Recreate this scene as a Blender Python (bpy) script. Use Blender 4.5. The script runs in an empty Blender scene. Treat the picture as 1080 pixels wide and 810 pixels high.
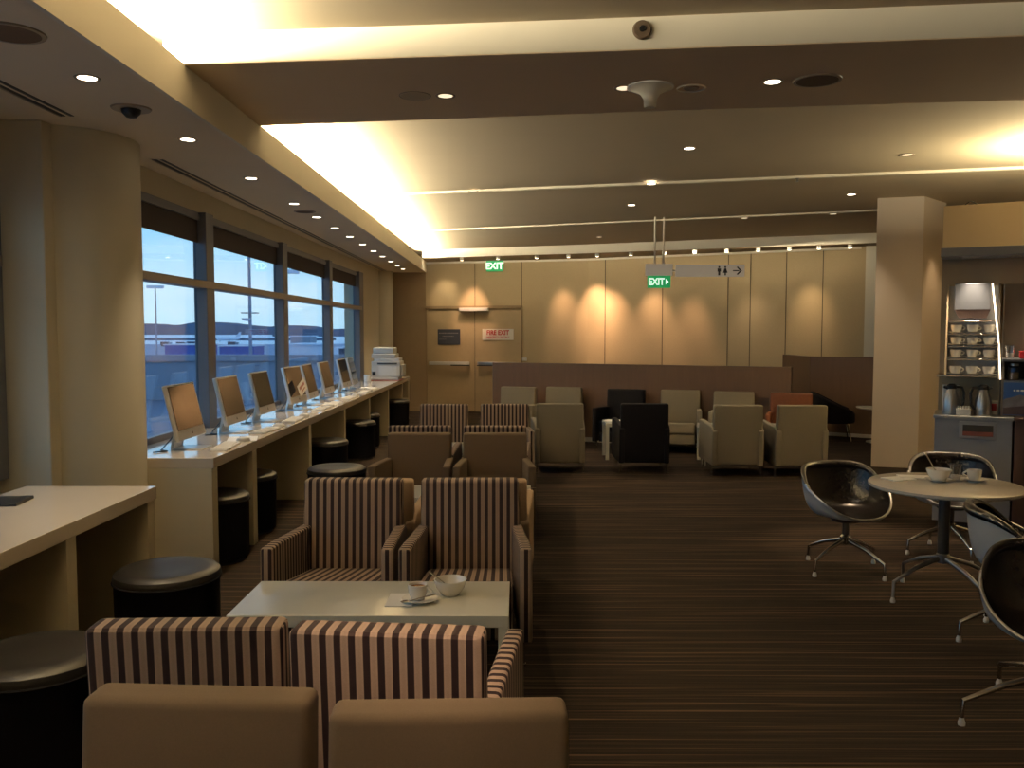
import bpy, bmesh, math, random
from mathutils import Vector, Matrix
random.seed(7)
sc = bpy.context.scene
COL = sc.collection
PI = math.pi
R = math.radians

# ------------------------------------------------------------------ materials
def new_mat(name):
    m = bpy.data.materials.new(name); m.use_nodes = True
    nt = m.node_tree
    return m, nt, nt.nodes['Principled BSDF'], nt.nodes, nt.links

def mat(name, col, rough=0.5, metal=0.0, var=0.12, scale=30.0, bump=0.0, spec=0.5, coat=0.0, emit=None, estr=0.0):
    """plain surface with a slight procedural variation"""
    m, nt, b, N, L = new_mat(name)
    tc = N.new('ShaderNodeTexCoord')
    nz = N.new('ShaderNodeTexNoise'); nz.inputs['Scale'].default_value = scale; nz.inputs['Detail'].default_value = 4
    L.new(tc.outputs['Object'], nz.inputs['Vector'])
    mx = N.new('ShaderNodeMix'); mx.data_type = 'RGBA'
    mx.inputs[6].default_value = (*[c*(1-var) for c in col], 1)
    mx.inputs[7].default_value = (*[min(1, c*(1+var)) for c in col], 1)
    L.new(nz.outputs['Fac'], mx.inputs[0]); L.new(mx.outputs[2], b.inputs['Base Color'])
    b.inputs['Roughness'].default_value = rough; b.inputs['Metallic'].default_value = metal
    b.inputs['Specular IOR Level'].default_value = spec
    if coat: b.inputs['Coat Weight'].default_value = coat; b.inputs['Coat Roughness'].default_value = 0.08
    if bump:
        bp = N.new('ShaderNodeBump'); bp.inputs['Strength'].default_value = bump; bp.inputs['Distance'].default_value = 0.004
        n2 = N.new('ShaderNodeTexNoise'); n2.inputs['Scale'].default_value = scale*6
        L.new(tc.outputs['Object'], n2.inputs['Vector'])
        L.new(n2.outputs['Fac'], bp.inputs['Height']); L.new(bp.outputs['Normal'], b.inputs['Normal'])
    if emit:
        b.inputs['Emission Color'].default_value = (*emit, 1); b.inputs['Emission Strength'].default_value = estr
    return m

def stripe_mat(name, arm, light, dark, period=0.0385):
    """upholstery stripes: across x on backs and seats, along y on arms (chosen by the surface direction)"""
    m, nt, b, N, L = new_mat(name)
    tc = N.new('ShaderNodeTexCoord')
    sp = N.new('ShaderNodeSeparateXYZ'); L.new(tc.outputs['Object'], sp.inputs[0])
    sn = N.new('ShaderNodeSeparateXYZ'); L.new(tc.outputs['Normal'], sn.inputs[0])
    ab = N.new('ShaderNodeMath'); ab.operation = 'ABSOLUTE'; L.new(sn.outputs['Y' if arm else 'X'], ab.inputs[0])
    gt = N.new('ShaderNodeMath'); gt.operation = 'GREATER_THAN'; gt.inputs[1].default_value = 0.75; L.new(ab.outputs[0], gt.inputs[0])
    mu = N.new('ShaderNodeMix'); mu.data_type = 'FLOAT'
    L.new(gt.outputs[0], mu.inputs[0])
    a, c = ('Y', 'X') if arm else ('X', 'Y')
    L.new(sp.outputs[a], mu.inputs[2]); L.new(sp.outputs[c], mu.inputs[3])
    dv = N.new('ShaderNodeMath'); dv.operation = 'DIVIDE'; dv.inputs[1].default_value = period; L.new(mu.outputs[0], dv.inputs[0])
    fr = N.new('ShaderNodeMath'); fr.operation = 'FRACT'; L.new(dv.outputs[0], fr.inputs[0])
    rp = N.new('ShaderNodeValToRGB'); cr = rp.color_ramp; cr.interpolation = 'LINEAR'
    e = cr.elements; e[0].position = 0.0; e[0].color = (*dark, 1); e[1].position = 0.44; e[1].color = (*dark, 1)
    for p, col in ((0.49, light), (0.72, [x*0.86 for x in light]), (0.95, light), (1.0, dark)):
        k = e.new(p); k.color = (*col, 1)
    L.new(fr.outputs[0], rp.inputs[0])
    nz = N.new('ShaderNodeTexNoise'); nz.inputs['Scale'].default_value = 400
    L.new(tc.outputs['Object'], nz.inputs['Vector'])
    mm = N.new('ShaderNodeMix'); mm.data_type = 'RGBA'; mm.blend_type = 'MULTIPLY'; mm.inputs[0].default_value = 0.35
    L.new(rp.outputs[0], mm.inputs[6]); L.new(nz.outputs['Fac'], mm.inputs[7]); L.new(mm.outputs[2], b.inputs['Base Color'])
    b.inputs['Roughness'].default_value = 0.85; b.inputs['Specular IOR Level'].default_value = 0.2
    return m

def carpet_mat():
    m, nt, b, N, L = new_mat('carpet')
    tc = N.new('ShaderNodeTexCoord')
    def lines(sx, sy, lo, hi, seed):
        mp = N.new('ShaderNodeMapping'); mp.inputs['Scale'].default_value = (sx, sy, 1); mp.inputs['Location'].default_value = (seed, seed*2.3, 0)
        mp.inputs['Rotation'].default_value = (0, 0, R(1.2))
        L.new(tc.outputs['Object'], mp.inputs['Vector'])
        nz = N.new('ShaderNodeTexNoise'); nz.inputs['Scale'].default_value = 1; nz.inputs['Detail'].default_value = 2; nz.inputs['Roughness'].default_value = 0.6
        L.new(mp.outputs[0], nz.inputs['Vector'])
        mr = N.new('ShaderNodeMapRange'); mr.inputs['From Min'].default_value = lo; mr.inputs['From Max'].default_value = hi
        L.new(nz.outputs['Fac'], mr.inputs['Value'])
        return mr.outputs[0]
    a = lines(0.5, 40, 0.55, 0.70, 1.7); c = lines(0.9, 110, 0.5, 0.70, 5.1)
    m1 = N.new('ShaderNodeMix'); m1.data_type = 'RGBA'
    m1.inputs[6].default_value = (0.009, 0.006, 0.0045, 1); m1.inputs[7].default_value = (0.036, 0.0235, 0.015, 1); L.new(c, m1.inputs[0])
    m2 = N.new('ShaderNodeMix'); m2.data_type = 'RGBA'; m2.inputs[7].default_value = (0.088, 0.057, 0.034, 1)
    L.new(m1.outputs[2], m2.inputs[6]); L.new(a, m2.inputs[0]); L.new(m2.outputs[2], b.inputs['Base Color'])
    b.inputs['Roughness'].default_value = 0.95; b.inputs['Specular IOR Level'].default_value = 0.1
    nz = N.new('ShaderNodeTexNoise'); nz.inputs['Scale'].default_value = 350; L.new(tc.outputs['Object'], nz.inputs['Vector'])
    bp = N.new('ShaderNodeBump'); bp.inputs['Strength'].default_value = 0.4; bp.inputs['Distance'].default_value = 0.004
    L.new(nz.outputs['Fac'], bp.inputs['Height']); L.new(bp.outputs[0], b.inputs['Normal'])
    return m

def wood_mat(name, c1, c2, rough=0.45):
    m, nt, b, N, L = new_mat(name)
    tc = N.new('ShaderNodeTexCoord'); mp = N.new('ShaderNodeMapping'); mp.inputs['Scale'].default_value = (9, 9, 0.8)
    L.new(tc.outputs['Object'], mp.inputs['Vector'])
    nz = N.new('ShaderNodeTexNoise'); nz.inputs['Scale'].default_value = 2; nz.inputs['Detail'].default_value = 6; nz.inputs['Distortion'].default_value = 0.7
    L.new(mp.outputs[0], nz.inputs['Vector'])
    mx = N.new('ShaderNodeMix'); mx.data_type = 'RGBA'; mx.inputs[6].default_value = (*c1, 1); mx.inputs[7].default_value = (*c2, 1)
    L.new(nz.outputs['Fac'], mx.inputs[0]); L.new(mx.outputs[2], b.inputs['Base Color']); b.inputs['Roughness'].default_value = rough
    return m

def emit_mat(name, col, s):
    m, nt, b, N, L = new_mat(name)
    b.inputs['Base Color'].default_value = (*col, 1)
    b.inputs['Emission Color'].default_value = (*col, 1); b.inputs['Emission Strength'].default_value = s
    return m

def glass_mat(name, tint=(0.80, 0.90, 0.97), refl=0.10):
    m, nt, b, N, L = new_mat(name); N.remove(b)
    out = N['Material Output']
    t = N.new('ShaderNodeBsdfTransparent'); t.inputs[0].default_value = (*tint, 1)
    g = N.new('ShaderNodeBsdfGlossy'); g.inputs['Roughness'].default_value = 0.015
    lw = N.new('ShaderNodeLayerWeight'); lw.inputs[0].default_value = 0.35
    mr = N.new('ShaderNodeMapRange'); mr.inputs['To Min'].default_value = refl*0.5; mr.inputs['To Max'].default_value = refl*3.2
    L.new(lw.outputs['Fresnel'], mr.inputs['Value'])
    mx = N.new('ShaderNodeMixShader'); L.new(mr.outputs[0], mx.inputs[0]); L.new(t.outputs[0], mx.inputs[1]); L.new(g.outputs[0], mx.inputs[2])
    L.new(mx.outputs[0], out.inputs['Surface'])
    return m

M = {}
M['carpet'] = carpet_mat()
M['ceiling'] = mat('ceiling_paint', (0.56, 0.465, 0.325), 0.9, var=0.03, scale=3)
M['beam_under'] = mat('beam_underside_paint', (0.72, 0.57, 0.39), 0.9, var=0.03, scale=3)
M['sign_added_glow'] = mat('sign_face_added_glow', (0.66, 0.60, 0.50), 0.5, var=0.02, emit=(1, .88, .70), estr=.13)  # faint glow added to brighten the hanging sign faces
M['soffit'] = mat('soffit_paint', (0.74, 0.63, 0.48), 0.9, var=0.03, scale=3)
M['white_paint'] = mat('white_paint', (0.74, 0.68, 0.56), 0.8, var=0.03, scale=3)
M['column'] = mat('column_cladding', (0.62, 0.56, 0.42), 0.6, var=0.04, scale=4)
M['grey_column'] = mat('column_paint', (0.46, 0.395, 0.33), 0.7, var=0.03, scale=3)
M['wall_cloth'] = mat('wall_fabric', (0.49, 0.375, 0.22), 0.9, var=0.08, scale=60, bump=0.15)
M['door_panel'] = mat('door_veneer', (0.46, 0.345, 0.20), 0.7, var=0.06, scale=12)
M['brown_wall'] = mat('brown_wall_finish', (0.29, 0.205, 0.115), 0.8, var=0.06, scale=12)
M['partition'] = wood_mat('partition_veneer', (0.100, 0.055, 0.030), (0.142, 0.080, 0.042))
M['groove'] = mat('shadow_gap', (0.10, 0.075, 0.045), 0.9)
M['counter'] = mat('counter_gloss_white', (0.66, 0.57, 0.45), 0.10, var=0.02, scale=3, coat=0.3)
M['counter_body'] = mat('counter_laminate', (0.60, 0.52, 0.36), 0.35, var=0.02, scale=3)
M['frame'] = mat('window_frame_grey', (0.16, 0.165, 0.19), 0.45, var=0.05, metal=0.3)
M['transom'] = mat('window_transom_bronze', (0.30, 0.26, 0.22), 0.4, var=0.05, metal=0.3)
M['blind'] = mat('roller_blind_dark', (0.06, 0.047, 0.045), 0.9, var=0.15, scale=50)
M['glass'] = glass_mat('window_glass')
M['clear'] = glass_mat('drinking_glass', (0.95, 0.95, 0.95), 0.14)
M['leather'] = mat('black_leather', (0.010, 0.009, 0.009), 0.42, spec=0.35, var=0.3, scale=60, bump=0.12)
M['leather_soft'] = mat('black_leather_matt', (0.004, 0.004, 0.006), 0.6, spec=0.07, var=0.3, scale=60, bump=0.12)
M['shell_leather'] = mat('tub_black_leather', (0.016, 0.013, 0.012), 0.27, var=0.3, scale=50, bump=0.08)
M['shell_grey'] = mat('tub_grey_shell', (0.40, 0.40, 0.40), 0.4, var=0.03)
M['orange'] = mat('orange_leather', (0.125, 0.033, 0.007), 0.45, var=0.2, scale=40, bump=0.1)
M['taupe'] = mat('taupe_fabric', (0.095, 0.068, 0.045), 0.9, var=0.14, scale=250, bump=0.25, spec=0.2)
M['tan'] = mat('tan_fabric', (0.30, 0.21, 0.13), 0.9, var=0.14, scale=250, bump=0.25, spec=0.2)
M['grey_fabric'] = mat('grey_fabric', (0.145, 0.127, 0.096), 0.9, var=0.14, scale=250, bump=0.25, spec=0.2)
M['grey_fabric_light'] = mat('grey_fabric_light', (0.23, 0.20, 0.145), 0.9, var=0.14, scale=250, bump=0.25, spec=0.2)
M['stripe'] = stripe_mat('striped_fabric', False, (0.30, 0.222, 0.168), (0.015, 0.007, 0.008))
M['stripe_arm'] = stripe_mat('striped_arm_fabric', True, (0.30, 0.222, 0.168), (0.015, 0.007, 0.008))
M['chrome'] = mat('polished_steel', (0.62, 0.60, 0.57), 0.18, 1.0, var=0.03)
M['steel'] = mat('brushed_steel', (0.42, 0.42, 0.43), 0.35, 1.0, var=0.06, scale=80)
M['dark_steel'] = mat('dark_steel', (0.10, 0.10, 0.10), 0.3, 0.8, var=0.06)
M['alu'] = mat('brushed_aluminium', (0.66, 0.66, 0.66), 0.32, 0.7, var=0.03)
M['screen'] = mat('switched_off_screen', (0.010, 0.009, 0.008), 0.05, var=0.05, spec=0.45, coat=0.12)
M['black'] = mat('black_plastic', (0.012, 0.012, 0.012), 0.4, var=0.1)
M['white_plastic'] = mat('white_plastic', (0.72, 0.70, 0.66), 0.35, var=0.03)
M['cream_plastic'] = mat('cream_plastic', (0.64, 0.60, 0.54), 0.4, var=0.03)
M['porcelain'] = mat('white_porcelain', (0.80, 0.76, 0.68), 0.15, var=0.02, coat=0.4)
M['coffee'] = mat('coffee', (0.20, 0.09, 0.03), 0.2, var=0.1)
M['paper'] = mat('paper', (0.80, 0.77, 0.70), 0.8, var=0.03)
M['table_white'] = mat('table_gloss_white', (0.74, 0.72, 0.60), 0.14, var=0.02, coat=0.3)
M['round_top'] = mat('round_table_top', (0.62, 0.55, 0.45), 0.22, var=0.04, coat=0.2)
M['red_tray'] = mat('red_brown_tray', (0.24, 0.065, 0.045), 0.5, var=0.1)
M['red'] = mat('red_plastic', (0.60, 0.02, 0.03), 0.4, var=0.05)
M['green_sign'] = mat('green_sign_face', (0.012, 0.30, 0.10), 0.4, var=0.03, emit=(0.012, 0.42, 0.13), estr=0.45)
M['sign_glow'] = emit_mat('sign_letter_glow', (0.75, 1.0, 0.82), 1.1)
M['sign_white'] = mat('sign_white', (0.80, 0.74, 0.64), 0.5, var=0.02)
M['sign_grey'] = mat('sign_grey', (0.50, 0.46, 0.38), 0.5, var=0.02)
M['sign_red'] = mat('sign_red', (0.55, 0.03, 0.03), 0.5, var=0.02)
M['sign_navy'] = mat('sign_navy', (0.028, 0.032, 0.050), 0.35, var=0.1)
M['sign_black'] = mat('sign_black', (0.03, 0.022, 0.015), 0.5, var=0.02)
M['lamp_warm'] = emit_mat('lamp_warm', (1.0, 0.86, 0.66), 9.0)
M['lamp_dim'] = emit_mat('lamp_dim', (1.0, 0.80, 0.55), 1.2)
M['led'] = emit_mat('led_strip', (1.0, 0.80, 0.55), 4.0)
M['downlight_trim'] = mat('downlight_trim', (0.34, 0.27, 0.19), 0.4, var=0.05)
M['brown_disc'] = mat('speaker_grille_brown', (0.14, 0.095, 0.06), 0.8, var=0.2, scale=120)
M['cabinet_grey'] = mat('cabinet_grey_metal', (0.30, 0.31, 0.34), 0.4, 0.2, var=0.05, scale=40)
M['hood_blue'] = mat('hood_blue_grey', (0.17, 0.18, 0.21), 0.4, 0.3, var=0.05)
M['wood_dark'] = wood_mat('dark_cabinet_wood', (0.055, 0.028, 0.024), (0.085, 0.042, 0.034))
M['tan_wall'] = mat('tan_wall_panel', (0.50, 0.39, 0.245), 0.7, var=0.03, scale=5)
M['splash'] = mat('splashback_bronze', (0.17, 0.145, 0.12), 0.35, 0.5, var=0.04)
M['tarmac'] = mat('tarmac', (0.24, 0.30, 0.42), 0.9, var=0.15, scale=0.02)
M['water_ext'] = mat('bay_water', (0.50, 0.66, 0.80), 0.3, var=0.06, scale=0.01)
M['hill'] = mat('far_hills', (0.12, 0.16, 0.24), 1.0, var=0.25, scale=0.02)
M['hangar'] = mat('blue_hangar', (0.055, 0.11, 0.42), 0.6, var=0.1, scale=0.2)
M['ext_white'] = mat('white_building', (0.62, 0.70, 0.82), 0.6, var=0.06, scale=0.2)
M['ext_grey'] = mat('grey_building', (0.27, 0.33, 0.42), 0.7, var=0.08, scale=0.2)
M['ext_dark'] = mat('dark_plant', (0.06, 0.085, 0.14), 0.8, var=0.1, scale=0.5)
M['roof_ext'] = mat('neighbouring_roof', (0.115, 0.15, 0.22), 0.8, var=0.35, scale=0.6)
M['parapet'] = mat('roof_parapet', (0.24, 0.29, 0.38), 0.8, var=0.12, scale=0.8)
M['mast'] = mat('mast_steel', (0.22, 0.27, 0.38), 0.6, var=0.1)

# ------------------------------------------------------------------ mesh tools
class MB:
    def __init__(self): self.bm = bmesh.new()
    def _add(self, tmp, mtx=None):
        if mtx is not None: bmesh.ops.transform(tmp, matrix=mtx, verts=tmp.verts)
        me = bpy.data.meshes.new('t'); tmp.to_mesh(me); tmp.free()
        self.bm.from_mesh(me); bpy.data.meshes.remove(me)
        return self
    def _bev(self, t, bevel, seg):
        if bevel:
            bmesh.ops.bevel(t, geom=list(t.edges), offset=bevel, segments=seg, profile=0.6, affect='EDGES', clamp_overlap=True)
    def box(self, x0, x1, y0, y1, z0, z1, bevel=0, seg=3, mtx=None):
        t = bmesh.new(); bmesh.ops.create_cube(t, size=1)
        for v in t.verts:
            v.co = Vector((x0+(v.co.x+.5)*(x1-x0), y0+(v.co.y+.5)*(y1-y0), z0+(v.co.z+.5)*(z1-z0)))
        self._bev(t, bevel, seg)
        return self._add(t, mtx)
    def hexa(self, a, b, bevel=0, seg=3, mtx=None):
        """solid between two matching loops of points"""
        t = bmesh.new(); va = [t.verts.new(p) for p in a]; vb = [t.verts.new(p) for p in b]; n = len(a)
        t.faces.new(va); t.faces.new(vb[::-1])
        for i in range(n): t.faces.new((va[i], vb[i], vb[(i+1) % n], va[(i+1) % n]))
        bmesh.ops.recalc_face_normals(t, faces=t.faces)
        self._bev(t, bevel, seg)
        return self._add(t, mtx)
    def prism(self, pts, z0, z1, bevel=0, mtx=None):
        return self.hexa([(x, y, z0) for x, y in pts], [(x, y, z1) for x, y in pts], bevel, 2, mtx)
    def lathe(self, prof, c=(0, 0, 0), seg=32, mtx=None):
        t = bmesh.new(); rings = []
        for r, z in prof:
            if r < 1e-6: rings.append([t.verts.new((c[0], c[1], c[2]+z))])
            else: rings.append([t.verts.new((c[0]+r*math.cos(2*PI*i/seg), c[1]+r*math.sin(2*PI*i/seg), c[2]+z)) for i in range(seg)])
        for a, b in zip(rings, rings[1:]):
            for i in range(seg):
                j = (i+1) % seg
                if len(a) == 1 and len(b) == 1: continue
                if len(a) == 1: t.faces.new((a[0], b[i], b[j]))
                elif len(b) == 1: t.faces.new((a[i], a[j], b[0]))
                else: t.faces.new((a[i], a[j], b[j], b[i]))
        bmesh.ops.recalc_face_normals(t, faces=t.faces)
        return self._add(t, mtx)
    def tube(self, pts, r, seg=8, closed=False, mtx=None):
        pts = [Vector(p) for p in pts]; n = len(pts)
        rr = r if isinstance(r, (list, tuple)) else [r]*n
        t = bmesh.new(); rings = []; up = Vector((0, 0, 1)); prev = None
        for i, p in enumerate(pts):
            if closed: d = pts[(i+1) % n]-pts[i-1]
            else: d = pts[min(i+1, n-1)]-pts[max(i-1, 0)]
            d.normalize()
            if prev is None:
                u = d.cross(up if abs(d.z) < .95 else Vector((1, 0, 0))).normalized()
            else:
                u = (prev-d*prev.dot(d)).normalized()
            prev = u; w = d.cross(u)
            rings.append([t.verts.new(p+(u*math.cos(2*PI*k/seg)+w*math.sin(2*PI*k/seg))*rr[i]) for k in range(seg)])
        m = n if closed else n-1
        for i in range(m):
            a, b = rings[i], rings[(i+1) % n]
            for k in range(seg): t.faces.new((a[k], a[(k+1) % seg], b[(k+1) % seg], b[k]))
        if not closed: t.faces.new(rings[0][::-1]); t.faces.new(rings[-1])
        bmesh.ops.recalc_face_normals(t, faces=t.faces)
        return self._add(t, mtx)
    def build(self, name, m, parent=None, smooth=True, loc=None, rotz=0, weighted=False):
        me = bpy.data.meshes.new(name); self.bm.to_mesh(me); self.bm.free()
        if smooth:
            for p in me.polygons: p.use_smooth = True
            me.set_sharp_from_angle(angle=R(38))
        me.materials.append(m)
        o = bpy.data.objects.new(name, me); COL.objects.link(o)
        if parent: o.parent = parent
        if loc: o.location = loc
        if rotz: o.rotation_euler.z = rotz
        return o

def tag(o, label=None, cat=None, group=None, kind=None):
    if label: o['label'] = label
    if cat: o['category'] = cat
    if group: o['group'] = group
    if kind: o['kind'] = kind
    return o
def thing(name, label, cat, loc=(0, 0, 0), rotz=0, group=None):
    o = bpy.data.objects.new(name, None); COL.objects.link(o); o.empty_display_size = 0.1
    o.location = loc; o.rotation_euler = (0, 0, rotz)
    return tag(o, label, cat, group)
def struct(name, mb, m, label=None, **k):
    return tag(mb.build(name, m, **k), label, None, None, 'structure')
def copy_tree(o, parent=None):
    c = o.copy(); COL.objects.link(c)
    if parent is not None: c.parent = parent
    for ch in list(o.children): copy_tree(ch, c)
    return c
_proto = {}
def place(key, maker, loc, rotz, label, cat, group=None):
    """first use builds the thing, later uses copy it with its parts"""
    if key not in _proto:
        o = maker(); _proto[key] = o
    else: o = copy_tree(_proto[key])
    o.location = loc; o.rotation_euler = (0, 0, rotz)
    return tag(o, label, cat, group)
def text(name, body, size, m, parent, loc, rot, align='CENTER', ext=0.001, sx=1.0, bold=0):
    cu = bpy.data.curves.new(name, 'FONT'); cu.body = body; cu.size = size; cu.align_x = align; cu.align_y = 'CENTER'; cu.extrude = ext; cu.offset = bold
    cu.materials.append(m)
    tmp = bpy.data.objects.new(name, cu); COL.objects.link(tmp)
    me = bpy.data.meshes.new_from_object(tmp.evaluated_get(bpy.context.evaluated_depsgraph_get()))
    bpy.data.objects.remove(tmp)
    if not me.materials: me.materials.append(m)
    o = bpy.data.objects.new(name, me); COL.objects.link(o); o.parent = parent; o.location = loc; o.rotation_euler = rot; o.scale.x = sx
    return o
ORD = ['first', 'second', 'third', 'fourth', 'fifth', 'sixth', 'seventh', 'eighth', 'ninth', 'tenth', 'eleventh', 'twelfth', 'thirteenth', 'fourteenth']
UPRIGHT = (PI/2, 0, 0)

# ------------------------------------------------------------------ room shell
struct('floor', MB().box(-3.2, 8.2, -3.2, 18.2, -0.12, 0.0), M['carpet'], 'dark brown carpet with fine cross stripes', smooth=False)
struct('ceiling', MB().box(-3.2, 8.2, -3.2, 18.2, 3.06, 3.16), M['ceiling'], 'beige painted main ceiling', smooth=False)
# lowered ceiling over the window bar, with its fascia
mb = MB(); mb.hexa([(-3.1, -3, 2.70), (-1.655, -3, 2.70), (-1.76, 17.0, 2.70), (-3.1, 17.0, 2.70)],
                   [(-3.1, -3, 2.76), (-1.655, -3, 2.76), (-1.76, 17.0, 2.76), (-3.1, 17.0, 2.76)])
struct('ceiling_lowered', mb, M['soffit'], 'lowered ceiling band along the windows', smooth=False)
mb = MB(); mb.hexa([(-1.675, -3, 2.698), (-1.65, -3, 2.698), (-1.755, 17.0, 2.698), (-1.78, 17.0, 2.698)],
                   [(-1.675, -3, 2.91), (-1.65, -3, 2.91), (-1.755, 17.0, 2.91), (-1.78, 17.0, 2.91)])
struct('trim_1', mb, M['white_paint'], 'pale fascia of the lowered ceiling below the light cove', smooth=False)
# deep cross beam with pale face
mb = MB(); mb.prism([(-1.80, 4.52), (0.43, 4.31), (2.33, 4.105), (8.1, 3.50), (8.1, 4.55), (2.97, 5.21), (0.90, 5.45), (-1.80, 5.85)], 2.91, 3.07)
struct('ceiling_beam', mb, M['white_paint'], 'broad shallow ceiling beam with a pale front face', smooth=False)
mb = MB(); mb.prism([(-1.80, 4.5215), (0.43, 4.3115), (2.33, 4.1065), (8.1, 3.5015), (8.1, 4.549), (2.97, 5.209), (0.90, 5.449), (-1.80, 5.849)], 2.905, 2.912)
struct('ceiling_beam_soffit', mb, M['beam_under'], 'beige underside of the broad ceiling beam', smooth=False)
mb = MB(); mb.prism([(-1.7, 9.69), (4.3, 8.17), (8.1, 7.2), (8.1, 7.26), (4.3, 8.23), (-1.7, 9.75)], 3.035, 3.065)
struct('trim_2', mb, M['white_paint'], smooth=False)
mb = MB(); mb.prism([(-1.7, 13.19), (4.43, 10.92), (8.1, 9.56), (8.1, 9.62), (4.43, 10.98), (-1.7, 13.25)], 3.04, 3.065)
struct('trim_3', mb, M['white_paint'], smooth=False)
# cornice in front of the far wall
CF = [(-1.75, 16.25), (-0.77, 15.90), (1.23, 15.22), (5.52, 13.47), (8.1, 12.3)]
CB = [(8.1, 12.75), (5.6, 14.1), (1.32, 16.33), (-1.75, 17.2)]
struct('cornice', MB().prism(CF+CB, 2.912, 3.07), M['white_paint'], 'pale cornice band above the far wall', smooth=False)
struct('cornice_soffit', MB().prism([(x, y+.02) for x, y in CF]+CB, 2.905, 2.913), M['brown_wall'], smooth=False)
# walls
mb = MB(); mb.box(-2.85, -2.62, 4.9, 14.45, 0, 0.74); mb.box(-2.85, -2.60, 4.9, 14.45, 2.52, 2.72); mb.box(-3.1, -2.88, -3, 4.8, 0, 0.74); mb.box(-3.1, -2.88, -3, 4.8, 2.52, 2.72)
mb.box(-2.85, -2.60, 14.45, 17.2, 0, 2.72)
struct('wall_left', mb, M['column'], 'window wall with low apron and head', smooth=False)
struct('wall_far_return', MB().box(-2.9, -1.78, 17.12, 17.3, 0, 3.06), M['brown_wall'], 'brown end wall under the lowered ceiling', smooth=False)
W1 = Vector((-1.78, 17.12, 0)); A1 = math.atan2(-.82, 3.1); L1 = math.hypot(3.1, .82)
W2 = Vector((1.32, 16.3, 0)); A2 = math.atan2(14.05-16.3, 5.5-1.32); L2 = math.hypot(4.18, 2.25)
def T(org, ang): return Matrix.Translation(org) @ Matrix.Rotation(ang, 4, 'Z')
wf = struct('wall_far', MB().box(0, L1, 0, .12, 0, 3.06, mtx=T(W1, A1)).box(0, L2+2.9, 0, .12, 0, 3.06, mtx=T(W2, A2)), M['wall_cloth'], 'beige fabric panelled far wall', smooth=False)
mb = MB()
for s in (1.94,): mb.box(s-.006, s+.006, -.004, .01, 0, 2.9, mtx=T(W1, A1))
for s in (0.35, 1.45, 2.62, 3.0, 3.59, 4.17): mb.box(s-.007, s+.007, -.004, .01, 0, 2.9, mtx=T(W2, A2))
mb.build('panel_joint', M['groove'], wf, smooth=False)
struct('trim_4', MB().box(0.02, L1, -.03, 0, 2.87, 2.905, mtx=T(W1, A1)).box(0, L2, -.03, 0, 2.87, 2.905, mtx=T(W2, A2)), M['white_paint'], smooth=False)
struct('baseboard_far', MB().box(-2.3, -1.78, 17.10, 17.12, 0, .07).box(0, .02, -.012, 0, 0, .07, mtx=T(W1, A1)).box(1.94, L1, -.012, 0, 0, .07, mtx=T(W1, A1)), M['brown_wall'], smooth=False)
struct('wall_right', MB().box(8.0, 8.2, -3, 18.2, 0, 3.06), M['tan_wall'], smooth=False)
struct('wall_back', MB().box(-3.2, 8.2, -3.2, -3.0, 0, 3.06), M['tan_wall'], smooth=False)
# far right pale pier
struct('pillar_far', MB().box(-.17, .17, -.05, .2, 0, 2.91, mtx=T(Vector((5.70, 13.90, 0)), A2)), M['white_paint'], 'pale pier at the right end of the far wall', smooth=False)
# columns
mb = MB(); mb.lathe([(0.42, 0), (0.42, 2.70)], (-2.72, 5.30, 0), 64)
mb.box(-3.05, -2.585, 4.80, 5.3, 0, 2.70, 0.01)
struct('column_near', mb, M['column'], 'large round cream column beside the windows')
struct('column_end', MB().lathe([(0.25, 0), (0.25, 2.70)], (-2.62, 16.75, 0), 40), M['column'], 'round cream column at the end of the window bar')
struct('column_right', MB().prism([(4.08, 10.0), (4.55, 9.86), (5.05, 10.38), (4.58, 10.55)], 0, 3.06, 0.006), M['grey_column'], 'tall square column on the right', smooth=False)

# ------------------------------------------------------------------ windows
BAYS = [(-2.6, 4.60), (5.0, 7.15), (7.33, 9.50), (9.68, 11.85), (12.03, 14.10)]
for i, (a, b) in enumerate(BAYS):
    w = thing('window_%d' % (i+1), ['window bay nearest the camera left of the cream column', 'window bay just beyond the cream column', 'second window bay beyond the cream column', 'third window bay beyond the cream column', 'farthest window bay beside the end wall'][i], None, (-2.62 if i else -2.90, a, 0))
    w['kind'] = 'structure'
    L = b-a
    mb = MB(); mb.box(-.02, 0.03, 0, L, .74, .80); mb.box(-.02, 0.03, 0, L, 2.46, 2.52)
    mb.box(-.02, .09, L, L+(.18 if i < 4 else .35), .74, 2.52, .006)
    if i != 1 : mb.box(-.02, .05, -.03, 0, .74, 2.52)
    mb.build('frame', M['frame'], w, smooth=False)
    MB().box(-.03, .098, -.02, L+.17, 1.905, 1.965, .004).build('transom', M['transom'], w, smooth=False)
    MB().box(-.004, .004, 0, L, .80, 2.46).build('pane', M['glass'], w, smooth=False)
    MB().box(.012, .020, 0.0, L, 2.275, 2.46).build('blind', M['blind'], w, smooth=False)
    mb = MB(); mb.box(.01, .045, 0, L, 2.455, 2.50); mb.build('blind_headbox', M['frame'], w, smooth=False)

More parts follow.
